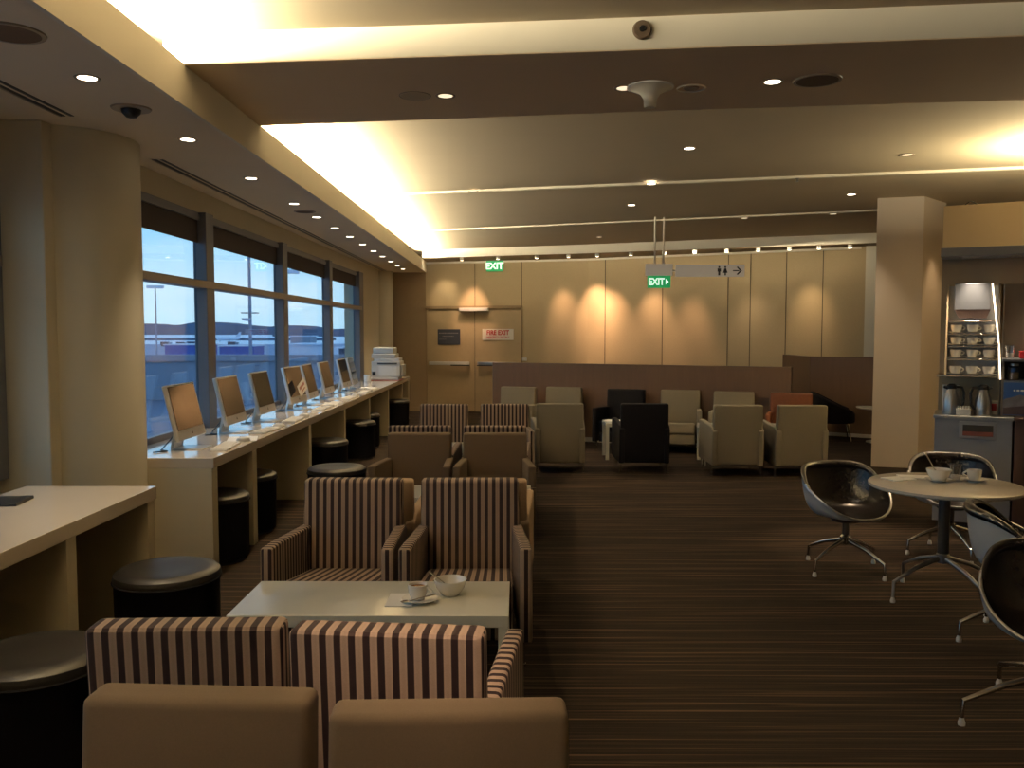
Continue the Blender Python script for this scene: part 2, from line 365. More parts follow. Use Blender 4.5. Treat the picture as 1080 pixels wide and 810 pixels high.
# ------------------------------------------------------------------ fire door
d = thing('door_1', 'double fire door veneered like the beige wall', None, W1, A1); d['kind'] = 'structure'
for x0, x1 in ((0.03, 1.005), (1.015, 1.93)):
    lf = MB().box(x0, x1, -.02, 0, 0.01, 2.00, .003).build('door_leaf', M['door_panel'], d, smooth=False)
    mb = MB().box(x0+.06, x1-.09, -.09, -.06, .905, .975, .008); mb.box(x0+.07, x0+.12, -.06, -.02, .91, .97); mb.box(x1-.15, x1-.10, -.06, -.02, .91, .97)
    mb.build('push_bar', M['white_plastic' if x0 < .5 else 'steel'], lf)
    MB().box(x0+.06+(.45 if x0 < .5 else 0), x1-.09, -.094, -.056, .895, .915).build('bar_shadow_rail', M['black'], lf, smooth=False)
mb = MB().box(0, .03, -.035, 0, 0, 2.05); mb.box(1.93, 1.955, -.035, 0, 0, 2.05); mb.box(0, 1.955, -.05, 0, 2.0, 2.05)
mb.build('door_frame', M['brown_wall'], d, smooth=False)
MB().box(1.006, 1.014, -.012, 0, 2.05, 2.86).box(1.006, 1.014, -.0215, 0, 0.01, 2.0).build('door_seam', M['groove'], d, smooth=False)
o = MB().box(.72, 1.30, -.12, -.05, 1.945, 2.01, .008).build('door_closer', M['white_plastic'], d)

# ------------------------------------------------------------------ partitions
struct('partition_wall_low', MB().prism([(-0.36, 12.90), (3.51, 11.16), (3.55, 11.24), (-0.32, 12.98)], 0.0, 1.10, .004), M['partition'], 'long low brown timber partition behind the far armchairs', smooth=False)
struct('partition_wall_tall', MB().prism([(4.38, 14.4), (4.43, 13.2), (5.3, 12.62), (5.6, 12.45), (5.64, 12.53), (4.52, 13.27), (4.47, 14.4)], 0.0, 1.18, .004), M['partition'], 'taller brown timber partition corner at right', smooth=False)
ang = math.atan2(10.79-12.90, 4.71)
struct('baseboard_low', MB().box(0, 4.24, -.015, 0, 0.0, .06, mtx=T(Vector((-.36, 12.9, 0)), ang)), M['sign_grey'], smooth=False)
struct('baseboard_tall', MB().prism([(4.42, 13.19), (5.59, 12.435), (5.58, 12.42), (4.41, 13.175)], 0.0, .05), M['sign_grey'], smooth=False)

# ------------------------------------------------------------------ window bar counters
def counter(name, label, y0, y1, xf, dividers, shelf_at=None):
    t = thing(name, label, 'counter', (0, 0, 0))
    zt = .76; xb = -2.52 if y0 < 1 else -2.575
    MB().box(xb, xf, y0, y1, zt-.065, zt, .004).build('countertop', M['counter'], t, smooth=False)
    for (a, b) in dividers:
        MB().box(xb+.02, xf-.012, a, b, 0, zt-.065, .003).build('support_panel', M['counter_body'], t, smooth=False)
    MB().box(-2.42, -2.40, y0+.05, y1-.05, 0.05, zt-.065).build('back_panel', M['counter_body'], t, smooth=False)
    for (a, b) in dividers[1:]:
        s = MB().box(-2.40, -2.20, a-.30, a-.04, zt-.20, zt-.068, .004).build('power_box', M['black'], t, smooth=False)
        mb = MB()
        for k in range(2): mb.box(-2.205, -2.194, a-.28+k*.11, a-.20+k*.11, zt-.17, zt-.095, .003)
        mb.build('socket', M['dark_steel'], s, smooth=False)
    if shelf_at:
        MB().box(-2.4, xf-.02, shelf_at[0], shelf_at[1], .36, .385).build('shelf', M['counter_body'], t, smooth=False)
    return t
counter('window_bar_counter', 'short white counter in front of the cream column at the left edge', 0.6, 4.43, -1.85, [(0.62, .70), (2.08, 2.16), (3.55, 3.63), (4.35, 4.43)])
counter('window_bar_counter', 'long white counter under the windows lined with computers', 5.42, 15.45, -1.90,
        [(5.42, 5.52), (6.26, 6.36), (7.98, 8.07), (9.62, 9.71), (11.26, 11.35), (12.92, 13.01), (14.50, 14.59), (15.36, 15.45)], (14.6, 15.36))

# ------------------------------------------------------------------ computers on the counter
def apple_mark():
    pts = []
    for k in range(28):
        a = 2*PI*k/28; r = .0095*(1+.10*math.cos(2*a)-.12*abs(math.sin(a/2-PI/4))**8)
        p = Vector((r*math.cos(a), r*math.sin(a)*1.02))
        dlt = (p-Vector((.0125, .001)))
        if dlt.length < .0055: p = Vector((.0125, .001))+dlt.normalized()*.0055
        pts.append((p.x, p.y))
    leaf = [(.0005, .0115), (.002, .0155), (.006, .0175), (.0055, .0135)]
    return pts, leaf
def make_computer():
    t = thing('desktop_computer', '', 'computer')
    Tt = Matrix.Translation((0, 0, .075)) @ Matrix.Rotation(R(-13), 4, 'Y')
    body = MB().box(-.03, 0, -.245, .245, 0, .375, .006, mtx=Tt).build('casing', M['alu'], t)
    MB().box(0.0, .003, -.228, .228, .068, .363, .001, mtx=Tt).build('screen', M['screen'], t, smooth=False)
    ap, lf = apple_mark(); mb = MB()
    mt = Tt @ Matrix.Translation((.001, 0, .034)) @ Matrix(((0, 0, 1, 0), (1, 0, 0, 0), (0, 1, 0, 0), (0, 0, 0, 1)))
    mb.prism(ap, 0, .001, mtx=mt); mb.prism(lf, 0, .001, mtx=mt)
    mb.build('logo', M['black'], body, smooth=False)
    mb = MB(); mb.box(-.12, .09, -.10, .10, 0, .008, .003)
    mb.hexa([(-.125, -.09, .004), (-.125, .09, .004), (-.108, .09, .004), (-.108, -.09, .004)], [(-.085, -.06, .24), (-.085, .06, .24), (-.06, .06, .24), (-.06, -.06, .24)])
    mb.build('stand', M['alu'], t)
    MB().tube([(-.10, 0, .13), (-.17, .02, .05), (-.19, -.05, .006), (-.16, -.16, .006), (-.10, -.20, .006), (-.17, -.26, .006)], .004, 6).build('cable', M['black'], t)
    return t
CY = [5.65, 6.60, 7.46, 8.58, 9.22, 10.05, 11.10, 11.70]
names = ['nearest', 'second', 'third', 'fourth', 'fifth', 'sixth', 'seventh', 'farthest']
def make_keyboard():
    t = thing('keyboard', '', 'keyboard')
    MB().box(-.06, .06, -.21, .21, 0, .012, .003).build('base', M['white_plastic'], t)
    mb = MB()
    for r in range(4):
        for c in range(14): mb.box(-.05+r*.025, -.029+r*.025, -.2+c*.0287, -.176+c*.0287, .012, .016)
    mb.build('keys', M['paper'], t, smooth=False)
    return t
def make_mouse():
    t = thing('computer_mouse', '', 'mouse')
    MB().lathe([(0, 0), (.03, 0), (.032, .010), (.027, .024), (.014, .031), (0, .033)], seg=20, mtx=Matrix.Diagonal((1.6, 1, 1, 1))).build('body', M['white_plastic'], t)
    MB().lathe([(0, .030), (.004, .030), (.004, .036), (0, .037)], (-.02, 0, 0), seg=10).build('scroll_ball', M['cream_plastic'], t)
    return t
for i, y in enumerate(CY):
    place('pc', make_computer, (-2.20, y+.245, .76), R([0, 0, 0, -5, 2, 0, 0, 3][i]), 'silver all-in-one computer with dark tilted screen, %s from the cream column' % (names[i] if i in (0, 7) else names[i]), 'computer', 'computers along the window counter')
    place('kb', make_keyboard, (-2.00, y+.30, .76), R([6, -4, 3, 0, 5, -3, 2, 0][i]), 'flat white keyboard in front of the %s computer from the cream column' % names[i], 'keyboard', 'keyboards along the window counter')
    if i in (0, 1, 2, 3, 5, 6):
        place('ms', make_mouse, (-1.98, y+.62, .76), R(10), 'white mouse beside the keyboard of the %s computer from the cream column' % names[i], 'mouse', 'mice along the window counter')
# tilted card modelled in place of a reflection on the fourth computer screen
t = thing('reflection_card', 'pale pink reflection on the fourth computer screen, modelled as a tilted card', 'notice', (-2.172, 8.80, .99), R(-5))
MB().box(.0, .002, -.13, .13, -.06, .06, mtx=Matrix.Rotation(R(-13), 4, 'Y') @ Matrix.Rotation(R(18), 4, 'X')).build('card', M['sign_white'], t, smooth=False)
mb = MB(); mt = Matrix.Rotation(R(-13), 4, 'Y') @ Matrix.Rotation(R(18), 4, 'X')
mb.box(.002, .003, -.09, .09, .0, .03, mtx=mt); mb.box(.002, .003, -.07, .07, -.035, -.02, mtx=mt)
mb.build('reflected_band', mat('reflection_red', (0.45, 0.20, 0.15), .7), t, smooth=False)
for k, (y, x, rz) in enumerate(((6.38, -2.02, 15), (9.55, -2.05, -8), (12.3, -2.1, 5))):
    tag(MB().box(-.105, .105, -.148, .148, 0, .004).build('paper_sheet', M['paper'], None, smooth=False, loc=(x+.0, y, .76), rotz=R(rz)), ['loose white paper on the counter before the second computer', 'loose white paper on the counter before the sixth computer', 'loose white paper on the counter past the farthest computer'][k], 'paper', 'papers on the window counter')
# dark edge of a laptop or folder on the near counter
tag(MB().box(-.14, .14, -.1, .1, 0, .014, .004).build('folder', M['black'], None, loc=(-2.42, 3.98, .76), rotz=R(8)), 'dark flat folder at the left edge of the short white counter', 'folder')

# printer
t = thing('printer', 'stacked white office printer at the far end of the long counter', 'printer', (-2.12, 14.35, .775), 0)
MB().box(-.24, .23, -.22, .22, .04, .30, .012).build('body', M['cream_plastic'], t)
MB().box(-.12, .17, -.226, -.218, .06, .22, .004).build('front_cover', M['white_plastic'], t)
MB().box(-.20, .21, -.20, .22, .30, .345, .01).build('output_deck', M['white_plastic'], t)
MB().box(-.24, .15, -.20, .22, .345, .42, .012).build('scanner', M['cream_plastic'], t)
MB().box(-.22, .12, -.18, .22, .42, .52, .02).build('document_feeder', M['white_plastic'], t)
MB().box(-.14, .18, -.235, -.20, .25, .275, .003).build('output_slot', M['dark_steel'], t)
MB().box(-.225, -.17, -.23, -.2, .07, .13, .003).build('control_panel', M['black'], t)
MB().box(.22, .27, -.16, .18, .05, .24, .008).build('side_tray', M['white_plastic'], t)
MB().box(-.25, .20, -.24, .20, .0, .04, .004).build('plinth', M['cream_plastic'], t)
tag(MB().box(-.27, .25, -.26, .2, 0, .014, .004).build('tray', M['red_tray'], None, loc=(-2.12, 14.35, .76)), 'flat reddish-brown tray under the white printer', 'tray')
t = thing('paper_roll', 'small white roll standing left of the printer', 'roll', (-2.40, 13.98, .76))
MB().lathe([(.018, 0), (.055, 0), (.055, .10), (.018, .10), (.018, 0)], seg=24).build('roll', M['paper'], t)

# ------------------------------------------------------------------ round stools
def make_stool():
    t = thing('round_stool', '', 'stool')
    MB().lathe([(0, .02), (.215, .02), (.228, .03), (.232, .40), (.236, .405), (.236, .41)], seg=48).build('body', M['leather_soft'], t)
    MB().lathe([(.236, .41), (.238, .425), (.233, .445), (.215, .458), (.17, .461), (.10, .456), (0, .453)], seg=48).build('seat_pad', M['leather'], t)
    MB().lathe([(0, 0), (.20, 0), (.20, .02), (0, .02)], seg=32).build('base_ring', M['dark_steel'], t)
    MB().tube([(.237*math.cos(a*PI/24), .237*math.sin(a*PI/24), .412) for a in range(48)], .005, 6, True).build('piping', M['leather_soft'], t)
    return t
ST = [(-1.645, 2.92, 'black leather drum stool cut off by the left edge'), (-1.62, 3.98, 'black leather drum stool in front of the short white counter end'),
      (-2.06, 5.86, 'black drum stool inside the first bay of the long counter'), (-2.11, 6.72, 'black drum stool inside the second bay of the long counter'),
      (-1.46, 7.02, 'black drum stool pulled out behind the front striped armchairs'), (-1.95, 8.80, 'black drum stool in the long counter third bay, its shiny top showing'),
      (-1.97, 10.66, 'black drum stool inside the fourth bay of the long counter'), (-2.07, 11.62, 'black drum stool inside the fifth bay of the long counter'),
      (-1.96, 13.95, 'black drum stool at the far end of the long counter')]
for x, y, lb in ST:
    place('stool', make_stool, (x, y, 0), R(random.uniform(0, 360)), lb, 'stool', 'drum stools along the window counters')

# ------------------------------------------------------------------ armchairs
def make_armchair(ms, ma, leg, H=.775):
    t = thing('armchair', '', 'armchair')
    bk = MB(); bk.hexa([(-.262, .225, .12), (.262, .225, .12), (.257, .270, H), (-.257, .270, H)],
                       [(-.262, .320, .12), (.262, .320, .12), (.257, .372, H), (-.257, .372, H)], .022, 3)
    bk.build('backrest', ms, t)
    MB().box(-.222, .222, -.30, .235, .12, .25, .015).build('seat_base', ms, t)
    MB().hexa([(-.222, -.315, .25), (.222, -.315, .25), (.222, .245, .20), (-.222, .245, .20)], [(-.222, -.315, .40), (.222, -.315, .40), (.222, .245, .315), (-.222, .245, .315)], .03, 4).build('seat_cushion', ms, t)
    for s in (-1, 1):
        prof = [(.345, .12), (.365, .50), (.30, .535), (.10, .545), (-.20, .56), (-.325, .56), (-.335, .12)]
        def X(y, q): return s*((.214 if q else .272)+.036*max(0, (.33-y)/.66))
        MB().hexa([(X(y, 1), y, z) for y, z in prof], [(X(y, 0), y, z) for y, z in prof], .016, 3).build('arm', ma, t)
    for sx in (-1, 1):
        for y in (-.29, .28):
            lg = MB().tube([(sx*.255, y, .125), (sx*.26, y, .012)], .016, 10).build('leg', M[leg], t)
            MB().lathe([(0, 0), (.02, 0), (.02, .012), (0, .014)], (sx*.26, y, 0), 12).build('foot', M['chrome'], lg)
    return t
K = {'stripe': lambda: make_armchair(M['stripe'], M['stripe_arm'], 'chrome'), 'taupe': lambda: make_armchair(M['taupe'], M['taupe'], 'chrome', .735),
     'tan': lambda: make_armchair(M['tan'], M['tan'], 'chrome', .735), 'grey': lambda: make_armchair(M['grey_fabric'], M['grey_fabric'], 'chrome'),
     'lgrey': lambda: make_armchair(M['grey_fabric_light'], M['grey_fabric_light'], 'chrome'),
     'black': lambda: make_armchair(M['leather_soft'], M['leather_soft'], 'chrome'), 'orange': lambda: make_armchair(M['orange'], M['orange'], 'chrome')}
def chair(kind, x, y, face, rz, label, group):
    """face -1: towards the camera, +1: away from it"""
    place(kind, K[kind], (x, y, 0), R((0 if face < 0 else 180)+rz), label, 'armchair', group)
GL = 'armchairs around the coffee tables in the left rows'
chair('taupe', -.73, 1.61, -1, -3, 'plain taupe armchair at the bottom edge, left of two', GL)
chair('taupe', -.135, 1.54, -1, 2, 'plain taupe armchair at the bottom edge, right of two', GL)
chair('stripe', -.89, 2.61, 1, 2, 'striped armchair seen from behind at the front coffee table, left of two', GL)
chair('stripe', -.31, 2.57, 1, -5, 'striped armchair seen from behind at the front coffee table, right of two', GL)
chair('stripe', -.865, 4.26, -1, -1, 'striped armchair facing the camera across the front coffee table, left of two', GL)
chair('stripe', -.24, 4.26, -1, 1, 'striped armchair facing the camera across the front coffee table, right of two', GL)
chair('tan', -.83, 5.12, 1, 0, 'tan armchair hidden behind the left camera-facing striped chair', GL)
chair('tan', -.20, 5.12, 1, 0, 'tan armchair hidden behind the right camera-facing striped chair', GL)
chair('taupe', -.79, 6.71, -1, -1, 'plain taupe armchair facing the camera behind the second coffee table, left of two', GL)
chair('taupe', -.17, 6.70, -1, 1, 'plain taupe armchair facing the camera behind the second coffee table, right of two', GL)
chair('stripe', -.80, 7.50, 1, 0, 'striped armchair back to back behind the left taupe chair of the second table', GL)
chair('stripe', -.18, 7.50, 1, 0, 'striped armchair back to back behind the right taupe chair of the second table', GL)
chair('stripe', -.78, 9.03, -1, 0, 'small distant striped armchair facing the camera, left of two', GL)
chair('stripe', -.13, 9.02, -1, 0, 'small distant striped armchair facing the camera, right of two', GL)
GP = 'armchairs in the far row along the timber partition'
chair('lgrey', -.08, 12.0, -1, -20, 'grey armchair before the partition behind the right distant striped chair', GP)
chair('lgrey', .56, 11.95, -1, -20, 'grey armchair before the partition, back top showing above the grey rear-view chair', GP)
chair('black', 1.38, 11.52, -1, -20, 'black leather armchair facing the camera before the partition', GP)
chair('lgrey', 2.11, 11.33, -1, -14, 'grey armchair facing the camera right of the facing black armchair', GP)
chair('lgrey', 2.75, 11.03, -1, -14, 'grey armchair facing the camera left of the orange armchair', GP)
chair('orange', 3.40, 10.77, -1, -16, 'orange leather armchair before the partition', GP)
chair('grey', .47, 9.77, 1, 0, 'grey armchair seen from behind, beside the aisle next to the striped rows', GP)
chair('black', 1.40, 9.77, 1, -2, 'black leather armchair seen from behind', GP)
chair('grey', 2.37, 9.58, 1, -3, 'grey armchair seen from behind, right of the black rear-view one', GP)
chair('grey', 3.04, 9.55, 1, -3, 'grey armchair seen from behind, farthest right in the partition rows', GP)

# ------------------------------------------------------------------ coffee tables
def make_coffee_table(w, dp, h):
    def f():
        t = thing('coffee_table', '', 'coffee table')
        MB().box(-w/2, w/2, -dp/2, dp/2, h-.048, h, .004).build('tabletop', M['table_white'], t, smooth=False)
        for sx in (-1, 1):
            for sy in (-1, 1):
                MB().box(sx*(w/2-.022)-.02, sx*(w/2-.022)+.02, sy*(dp/2-.022)-.02, sy*(dp/2-.022)+.02, 0, h-.048, .003).build('leg', M['table_white'], t, smooth=False)
        return t
    return f
place('ct', make_coffee_table(1.10, .47, .45), (-.58, 3.56, 0), 0, 'glossy white coffee table with cup and bowl, nearest the camera', 'coffee table', 'coffee tables')
place('ct', None, (-.45, 5.98, 0), 0, 'glossy white coffee table behind the camera-facing striped armchairs', 'coffee table', 'coffee tables')
place('ct', None, (-.45, 8.42, 0), 0, 'white coffee table before the distant pair of striped armchairs', 'coffee table', 'coffee tables')
place('ct', None, (2.72, 10.28, 0), R(-4), 'white coffee table between the grey armchairs of the partition rows', 'coffee table', 'coffee tables')
place('cts', make_coffee_table(.45, .45, .45), (1.30, 10.72, 0), 0, 'small white coffee table between the two black armchairs', 'coffee table', 'coffee tables')

# ------------------------------------------------------------------ crockery
def make_cup():
    t = thing('coffee_cup', '', 'cup')
    MB().lathe([(0, .004), (.024, .004), (.026, 0), (.028, .004), (.038, .03), (.041, .062), (.038, .062), (.035, .03), (.025, .010), (0, .009)], seg=28).build('bowl', M['porcelain'], t)
    MB().tube([(.038+.022*math.sin(a*PI/8), 0, .050-.032*(a/8.0)) for a in range(9)], .005, 8).build('handle', M['porcelain'], t)
    MB().lathe([(0, .050), (.0365, .050)], seg=24).build('drink', M['coffee'], t)
    return t
def make_saucer():
    t = thing('saucer', '', 'saucer')
    MB().lathe([(0, .003), (.03, .002), (.04, .004), (.072, .015), (.074, .017), (.070, .017), (.04, .008), (0, .006)], seg=32).build('dish', M['porcelain'], t)
    MB().lathe([(.028, 0), (.032, 0), (.032, .004), (.028, .004)], seg=24).build('foot_ring', M['porcelain'], t)
    return t
def make_bowl():
    t = thing('bowl', '', 'bowl')
    MB().lathe([(0, .004), (.032, .004), (.034, 0), (.038, .004), (.058, .03), (.069, .066), (.065, .066), (.054, .032), (.034, .011), (0, .010)], seg=32).build('vessel', M['porcelain'], t)
    MB().lathe([(0, .028), (.05, .028)], seg=24).build('leftovers', M['cream_plastic'], t)
    return t
def make_spoon():
    t = thing('spoon', '', 'spoon')
    MB().tube([(0, 0, 0), (.05, 0, .004), (.12, 0, .006)], [.003, .002, .004], 6).build('handle', M['chrome'], t)
    MB().lathe([(0, 0), (.012, .003), (.014, .006)], (0, 0, 0), 16, mtx=Matrix.Translation((-.018, 0, -.003)) @ Matrix.Diagonal((1.6, 1, 1, 1))).build('bowl', M['chrome'], t)
    return t
Z = .45
place('saucer', make_saucer, (-.395, 3.50, Z), 0, 'white saucer under the cup on the front coffee table', 'saucer')
place('cup', make_cup, (-.405, 3.515, Z+.008), R(-15), 'white cup of coffee on the front coffee table', 'cup')
place('bowl', make_bowl, (-.278, 3.60, Z), 0, 'white bowl on the front coffee table', 'bowl')
o = place('spoon', make_spoon, (-.272, 3.60, Z+.022), R(165), 'metal spoon standing in the bowl on the front coffee table', 'spoon'); o.rotation_euler = (0, R(-33), R(170))
place('spoon', None, (-.43, 3.44, Z+.022), R(35), 'metal spoon lying across the saucer on the front coffee table', 'spoon')
tag(MB().box(-.055, .055, -.085, .085, 0, .003).build('napkin', M['paper'], None, smooth=False, loc=(-.475, 3.52, Z)), 'white patch in place of the cove reflection left of the cup on the front coffee table', 'napkin')  # pale sheet stands in for the cove's reflection in the glossy tabletop
place('spoon', None, (.02, 6.00, Z+.006), R(20), 'metal spoon on the right end of the second coffee table', 'spoon')
place('saucer', None, (-.03, 6.05, Z), 0, 'white saucer on the right end of the second coffee table', 'saucer')
place('saucer', None, (2.38, 10.28, Z), 0, 'white saucer on the coffee table beside the grey partition-row chairs', 'saucer')
place('cup', None, (2.38, 10.28, Z+.008), R(60), 'white cup on the coffee table beside the grey partition-row chairs', 'cup')
tag(MB().box(-.10, .10, -.14, .14, 0, .01).build('newspaper', M['paper'], None, smooth=False, loc=(2.55, 10.28, Z), rotz=R(30)), 'folded white newspaper on the coffee table of the partition rows', 'newspaper')
tag(MB().box(-.10, .10, -.14, .14, 0, .012).build('magazine', M['paper'], None, smooth=False, loc=(1.22, 10.70, Z), rotz=R(65)), 'white magazine on the small coffee table between black armchairs', 'magazine')

# ------------------------------------------------------------------ swivel tub chairs
def tub_surface(off, n=64, m=12, cut=0.0):
    """bucket: seat dish that sweeps up into low arms and a back; front at -y"""
    def rim(a):
        c = math.cos(a)                              # 1 at the front, -1 at the back
        h = .545 + (-.165*c**1.3 if c > 0 else .125*(1-(1+c)**2.2))
        sa = math.sin(a)
        rx = .270*math.copysign(abs(sa)**.85, sa)
        ry = -.235*c if c > 0 else .235*(-c)**.85
        return rx, ry, h
    bm = bmesh.new(); rows = []
    ctr = bm.verts.new((0, 0, .375-off))
    for j in range(1, m+1):
        t = j/m*(1-cut); row = []
        for i in range(n):
            a = 2*PI*i/n; x, y, h = rim(a)
            k = t**.55*(1+0.10*math.sin(PI*t)); zz = .375+(h-.375)*t**(3.2 if math.cos(a) < .3 else 2.6)
            kk = k*(1+off*1.6)
            row.append(bm.verts.new((x*kk, y*kk+.0, zz-off*(1-.35*t))))
        rows.append(row)
    for i in range(n):
        bm.faces.new((ctr, rows[0][i], rows[0][(i+1) % n]))
        for j in range(m-1): bm.faces.new((rows[j][i], rows[j+1][i], rows[j+1][(i+1) % n], rows[j][(i+1) % n]))
    return bm, [rows[-1][i].co.copy() for i in range(n)]
def swivel_base(t, ch, rl, m1='chrome', m2='dark_steel', colr=.022, rot=20, hub=.20):
    MB().lathe([(0, hub-.03), (colr, hub-.03), (colr, ch), (0, ch)], seg=20).build('column', M[m2], t)
    MB().lathe([(0, hub-.03), (.034, hub-.03), (.036, hub+.02), (.024, hub+.035), (0, hub+.035)], seg=20).build('hub', M[m1], t)
    for k in range(4):
        a = R(rot+90*k); c, s = math.cos(a), math.sin(a)
        lg = MB().tube([(c*.02, s*.02, hub), (c*rl*.55, s*rl*.55, hub*.80), (c*rl, s*rl, hub*.5), (c*(rl+.004), s*(rl+.004), .03)], [.015, .013, .010, .008], 10).build('leg', M[m1], t)
        MB().lathe([(0, 0), (.013, 0), (.014, .012), (.007, .034), (0, .036)], (c*(rl+.004), s*(rl+.004), 0), 12).build('glide', M['white_plastic'], lg)
def make_tub(rot=20, rl=.29):
    t = thing('swivel_chair', '', 'chair')
    bm, rimpts = tub_surface(.0); b = MB(); b.bm.free(); b.bm = bm; b.build('seat_pad', M['shell_leather'], t)
    bm, r2 = tub_surface(.018); b = MB(); b.bm.free(); b.bm = bm; b.build('shell', M['shell_grey'], t)
    mid = [((p.x+q.x)/2, (p.y+q.y)/2, (p.z+q.z)/2+.002) for p, q in zip(rimpts, r2)]
    MB().tube(mid[-17:]+mid[:18], .008, 8).build('rim', M['steel'], t)
    MB().tube([(x*.97, y*.97, z-.004) for x, y, z in mid[16:49]], [.010+.018*math.sin(PI*k/32) for k in range(33)], 12).build('top_roll', M['shell_leather'], t)
    MB().lathe([(0, .325), (.09, .325), (.10, .345), (.10, .372), (0, .372)], seg=24).build('seat_plate', M['dark_steel'], t)
    swivel_base(t, .34, rl, rot=rot)
    return t
GS = 'black leather swivel tub chairs at the round table'
place('tub', make_tub, (2.14, 5.62, 0), R(12), 'black swivel tub chair left of the round table', 'chair', GS)
place('tub', None, (3.02, 6.02, 0), R(-20), 'black swivel tub chair behind the round table', 'chair', GS)
place('tub', None, (2.51, 4.30, 0), R(70), 'swivel tub chair showing its pale grey shell at the right edge', 'chair', GS)
place('tub2', lambda: make_tub(213, .37), (2.13, 3.38, 0), R(-31), 'nearest black swivel tub chair cut off by the right edge', 'chair', GS)
def make_round_table(r, h):
    t = thing('round_table', '', 'table')
    MB().lathe([(0, h-.026), (r-.01, h-.026), (r, h-.018), (r, h-.004), (r-.006, h), (0, h)], seg=64).build('tabletop', M['round_top'], t)
    MB().lathe([(0, h-.05), (.11, h-.05), (.12, h-.026), (0, h-.026)], seg=24).build('top_plate', M['dark_steel'], t)
    swivel_base(t, h-.04, .33, 'steel', 'dark_steel', .032, 15, .24)
    return t
tag(make_round_table(.415, .672), 'round pale table on a four-legged pedestal at the right', 'table').location = (2.48, 5.02, 0)
Z = .672
place('saucer', None, (2.48, 5.10, Z), 0, 'white saucer under the bowl on the round table', 'saucer')
place('bowl', None, (2.48, 5.10, Z+.008), 0, 'white bowl holding a spoon on the round table', 'bowl')
o = place('spoon', None, (2.455, 5.10, Z+.07), 0, 'metal spoon standing in the bowl on the round table', 'spoon'); o.rotation_euler = (0, R(-55), R(190))
place('saucer', None, (2.69, 5.10, Z), 0, 'white saucer under the cup on the round table', 'saucer')
place('cup', None, (2.69, 5.10, Z+.008), R(150), 'white coffee cup on the round table', 'cup')
t = thing('drinking_glass', 'clear tumbler on the round table between bowl and cup', 'glass', (2.59, 5.13, Z))
MB().lathe([(0, 0), (.032, 0), (.037, .095), (.0345, .095), (.030, .008), (0, .008)], seg=28).build('tumbler', M['clear'], t)
MB().lathe([(.0345, .094), (.0365, .097), (.038, .094)], seg=28).build('lip', M['clear'], t)
tag(MB().box(-.08, .08, -.06, .06, 0, .006, .002).build('napkin', M['paper'], None, loc=(2.28, 5.18, Z), rotz=R(20)), 'crumpled white napkin on the left of the round table', 'napkin')
tag(MB().box(-.09, .09, -.05, .05, 0, .008, .002).build('newspaper', M['paper'], None, loc=(2.40, 5.24, Z), rotz=R(-10)), 'folded paper beside the napkin on the round table', 'paper')

# far right lounge corner: tub armchair and low round table
t = thing('tub_armchair', 'black tub armchair seen from the side by the tall partition', 'armchair', (4.58, 12.55, 0), R(75))
mb = MB(); n = 40; inner, outer = [], []
pr = []
for i in range(n+1):
    a = R(-130)+R(260)*i/n                    # back at +y, opening at -y
    hgt = .40+.29*(math.cos(a/2.0)**2.2)
    pr.append((a, hgt))
bm = mb.bm; V = []
for a, hgt in pr:
    sx, sy = math.sin(a), math.cos(a)
    V.append([bm.verts.new((sx*ro, sy*ro, z)) for ro, z in ((.30, .26), (.34, hgt-.02), (.325, hgt), (.29, hgt), (.275, hgt-.02), (.25, .26))])
for p, q in zip(V, V[1:]):
    for k in range(6): bm.faces.new((p[k], q[k], q[(k+1) % 6], p[(k+1) % 6]))
bm.faces.new(V[0]); bm.faces.new(V[-1][::-1]); bmesh.ops.recalc_face_normals(bm, faces=bm.faces)
mb.build('backrest', M['leather_soft'], t)
MB().lathe([(0, .25), (.27, .25), (.28, .28), (.275, .38), (.25, .41), (0, .415)], seg=36).build('seat', M['leather_soft'], t)
for sx in (-1, 1):
    for sy in (-1, 1): MB().tube([(sx*.17, sy*.17, .26), (sx*.21, sy*.21, .0)], [.014, .010], 8).build('leg', M['chrome'], t)
t = thing('low_round_table', 'low round white table right of the black tub armchair', 'table', (5.12, 12.22, 0))
MB().lathe([(0, .475), (.33, .475), (.34, .485), (.34, .495), (0, .5)], seg=40).build('tabletop', M['table_white'], t)
MB().tube([(0, 0, .475), (0, 0, .02)], .022, 14).build('pedestal', M['white_plastic'], t)
MB().lathe([(0, 0), (.20, 0), (.20, .012), (.03, .025), (0, .025)], seg=32).build('base', M['white_plastic'], t)

# ------------------------------------------------------------------ signs
def sign_exit(name, label, loc, rz, w, h, arrow, thick=.03):
    t = thing(name, label, 'sign', loc, rz)
    MB().box(-w/2, w/2, 0, thick, -h/2, h/2, .003).build('sign_face', M['green_sign'], t, smooth=False)
    text('lettering', 'EXIT', h*.86, M['sign_glow'], t, (-.10*w if arrow else 0, -.003, -.005), UPRIGHT, sx=.95 if arrow else 1.0, bold=.004)
    if arrow:
        MB().prism([(.27*w, -h*.24), (.43*w, 0), (.27*w, h*.24)], 0, .003, mtx=Matrix.Rotation(PI/2, 4, 'X')).build('arrow', M['sign_glow'], t, smooth=False)
    return t
def onw(W, A, s, off, z):
    return tuple(W+Vector((math.cos(A)*s+math.sin(A)*off, math.sin(A)*s-math.cos(A)*off, z)))
sign_exit('exit_sign', 'green lit EXIT sign on the wall above the fire door', onw(W1, A1, 1.42, .06, 2.80), A1, .33, .20, False)
t = thing('hanging_sign', 'hanging grey sign box with green EXIT panel and arrow', 'sign', (1.88, 11.6, 2.28), 0)
MB().box(-.175, .175, -.02, .06, .01, .165, .004).build('housing', M['sign_added_glow'], t, smooth=False)
MB().box(-.15, .15, -.02, .04, -.15, 0.01, .003).build('exit_panel', M['green_sign'], t, smooth=False)
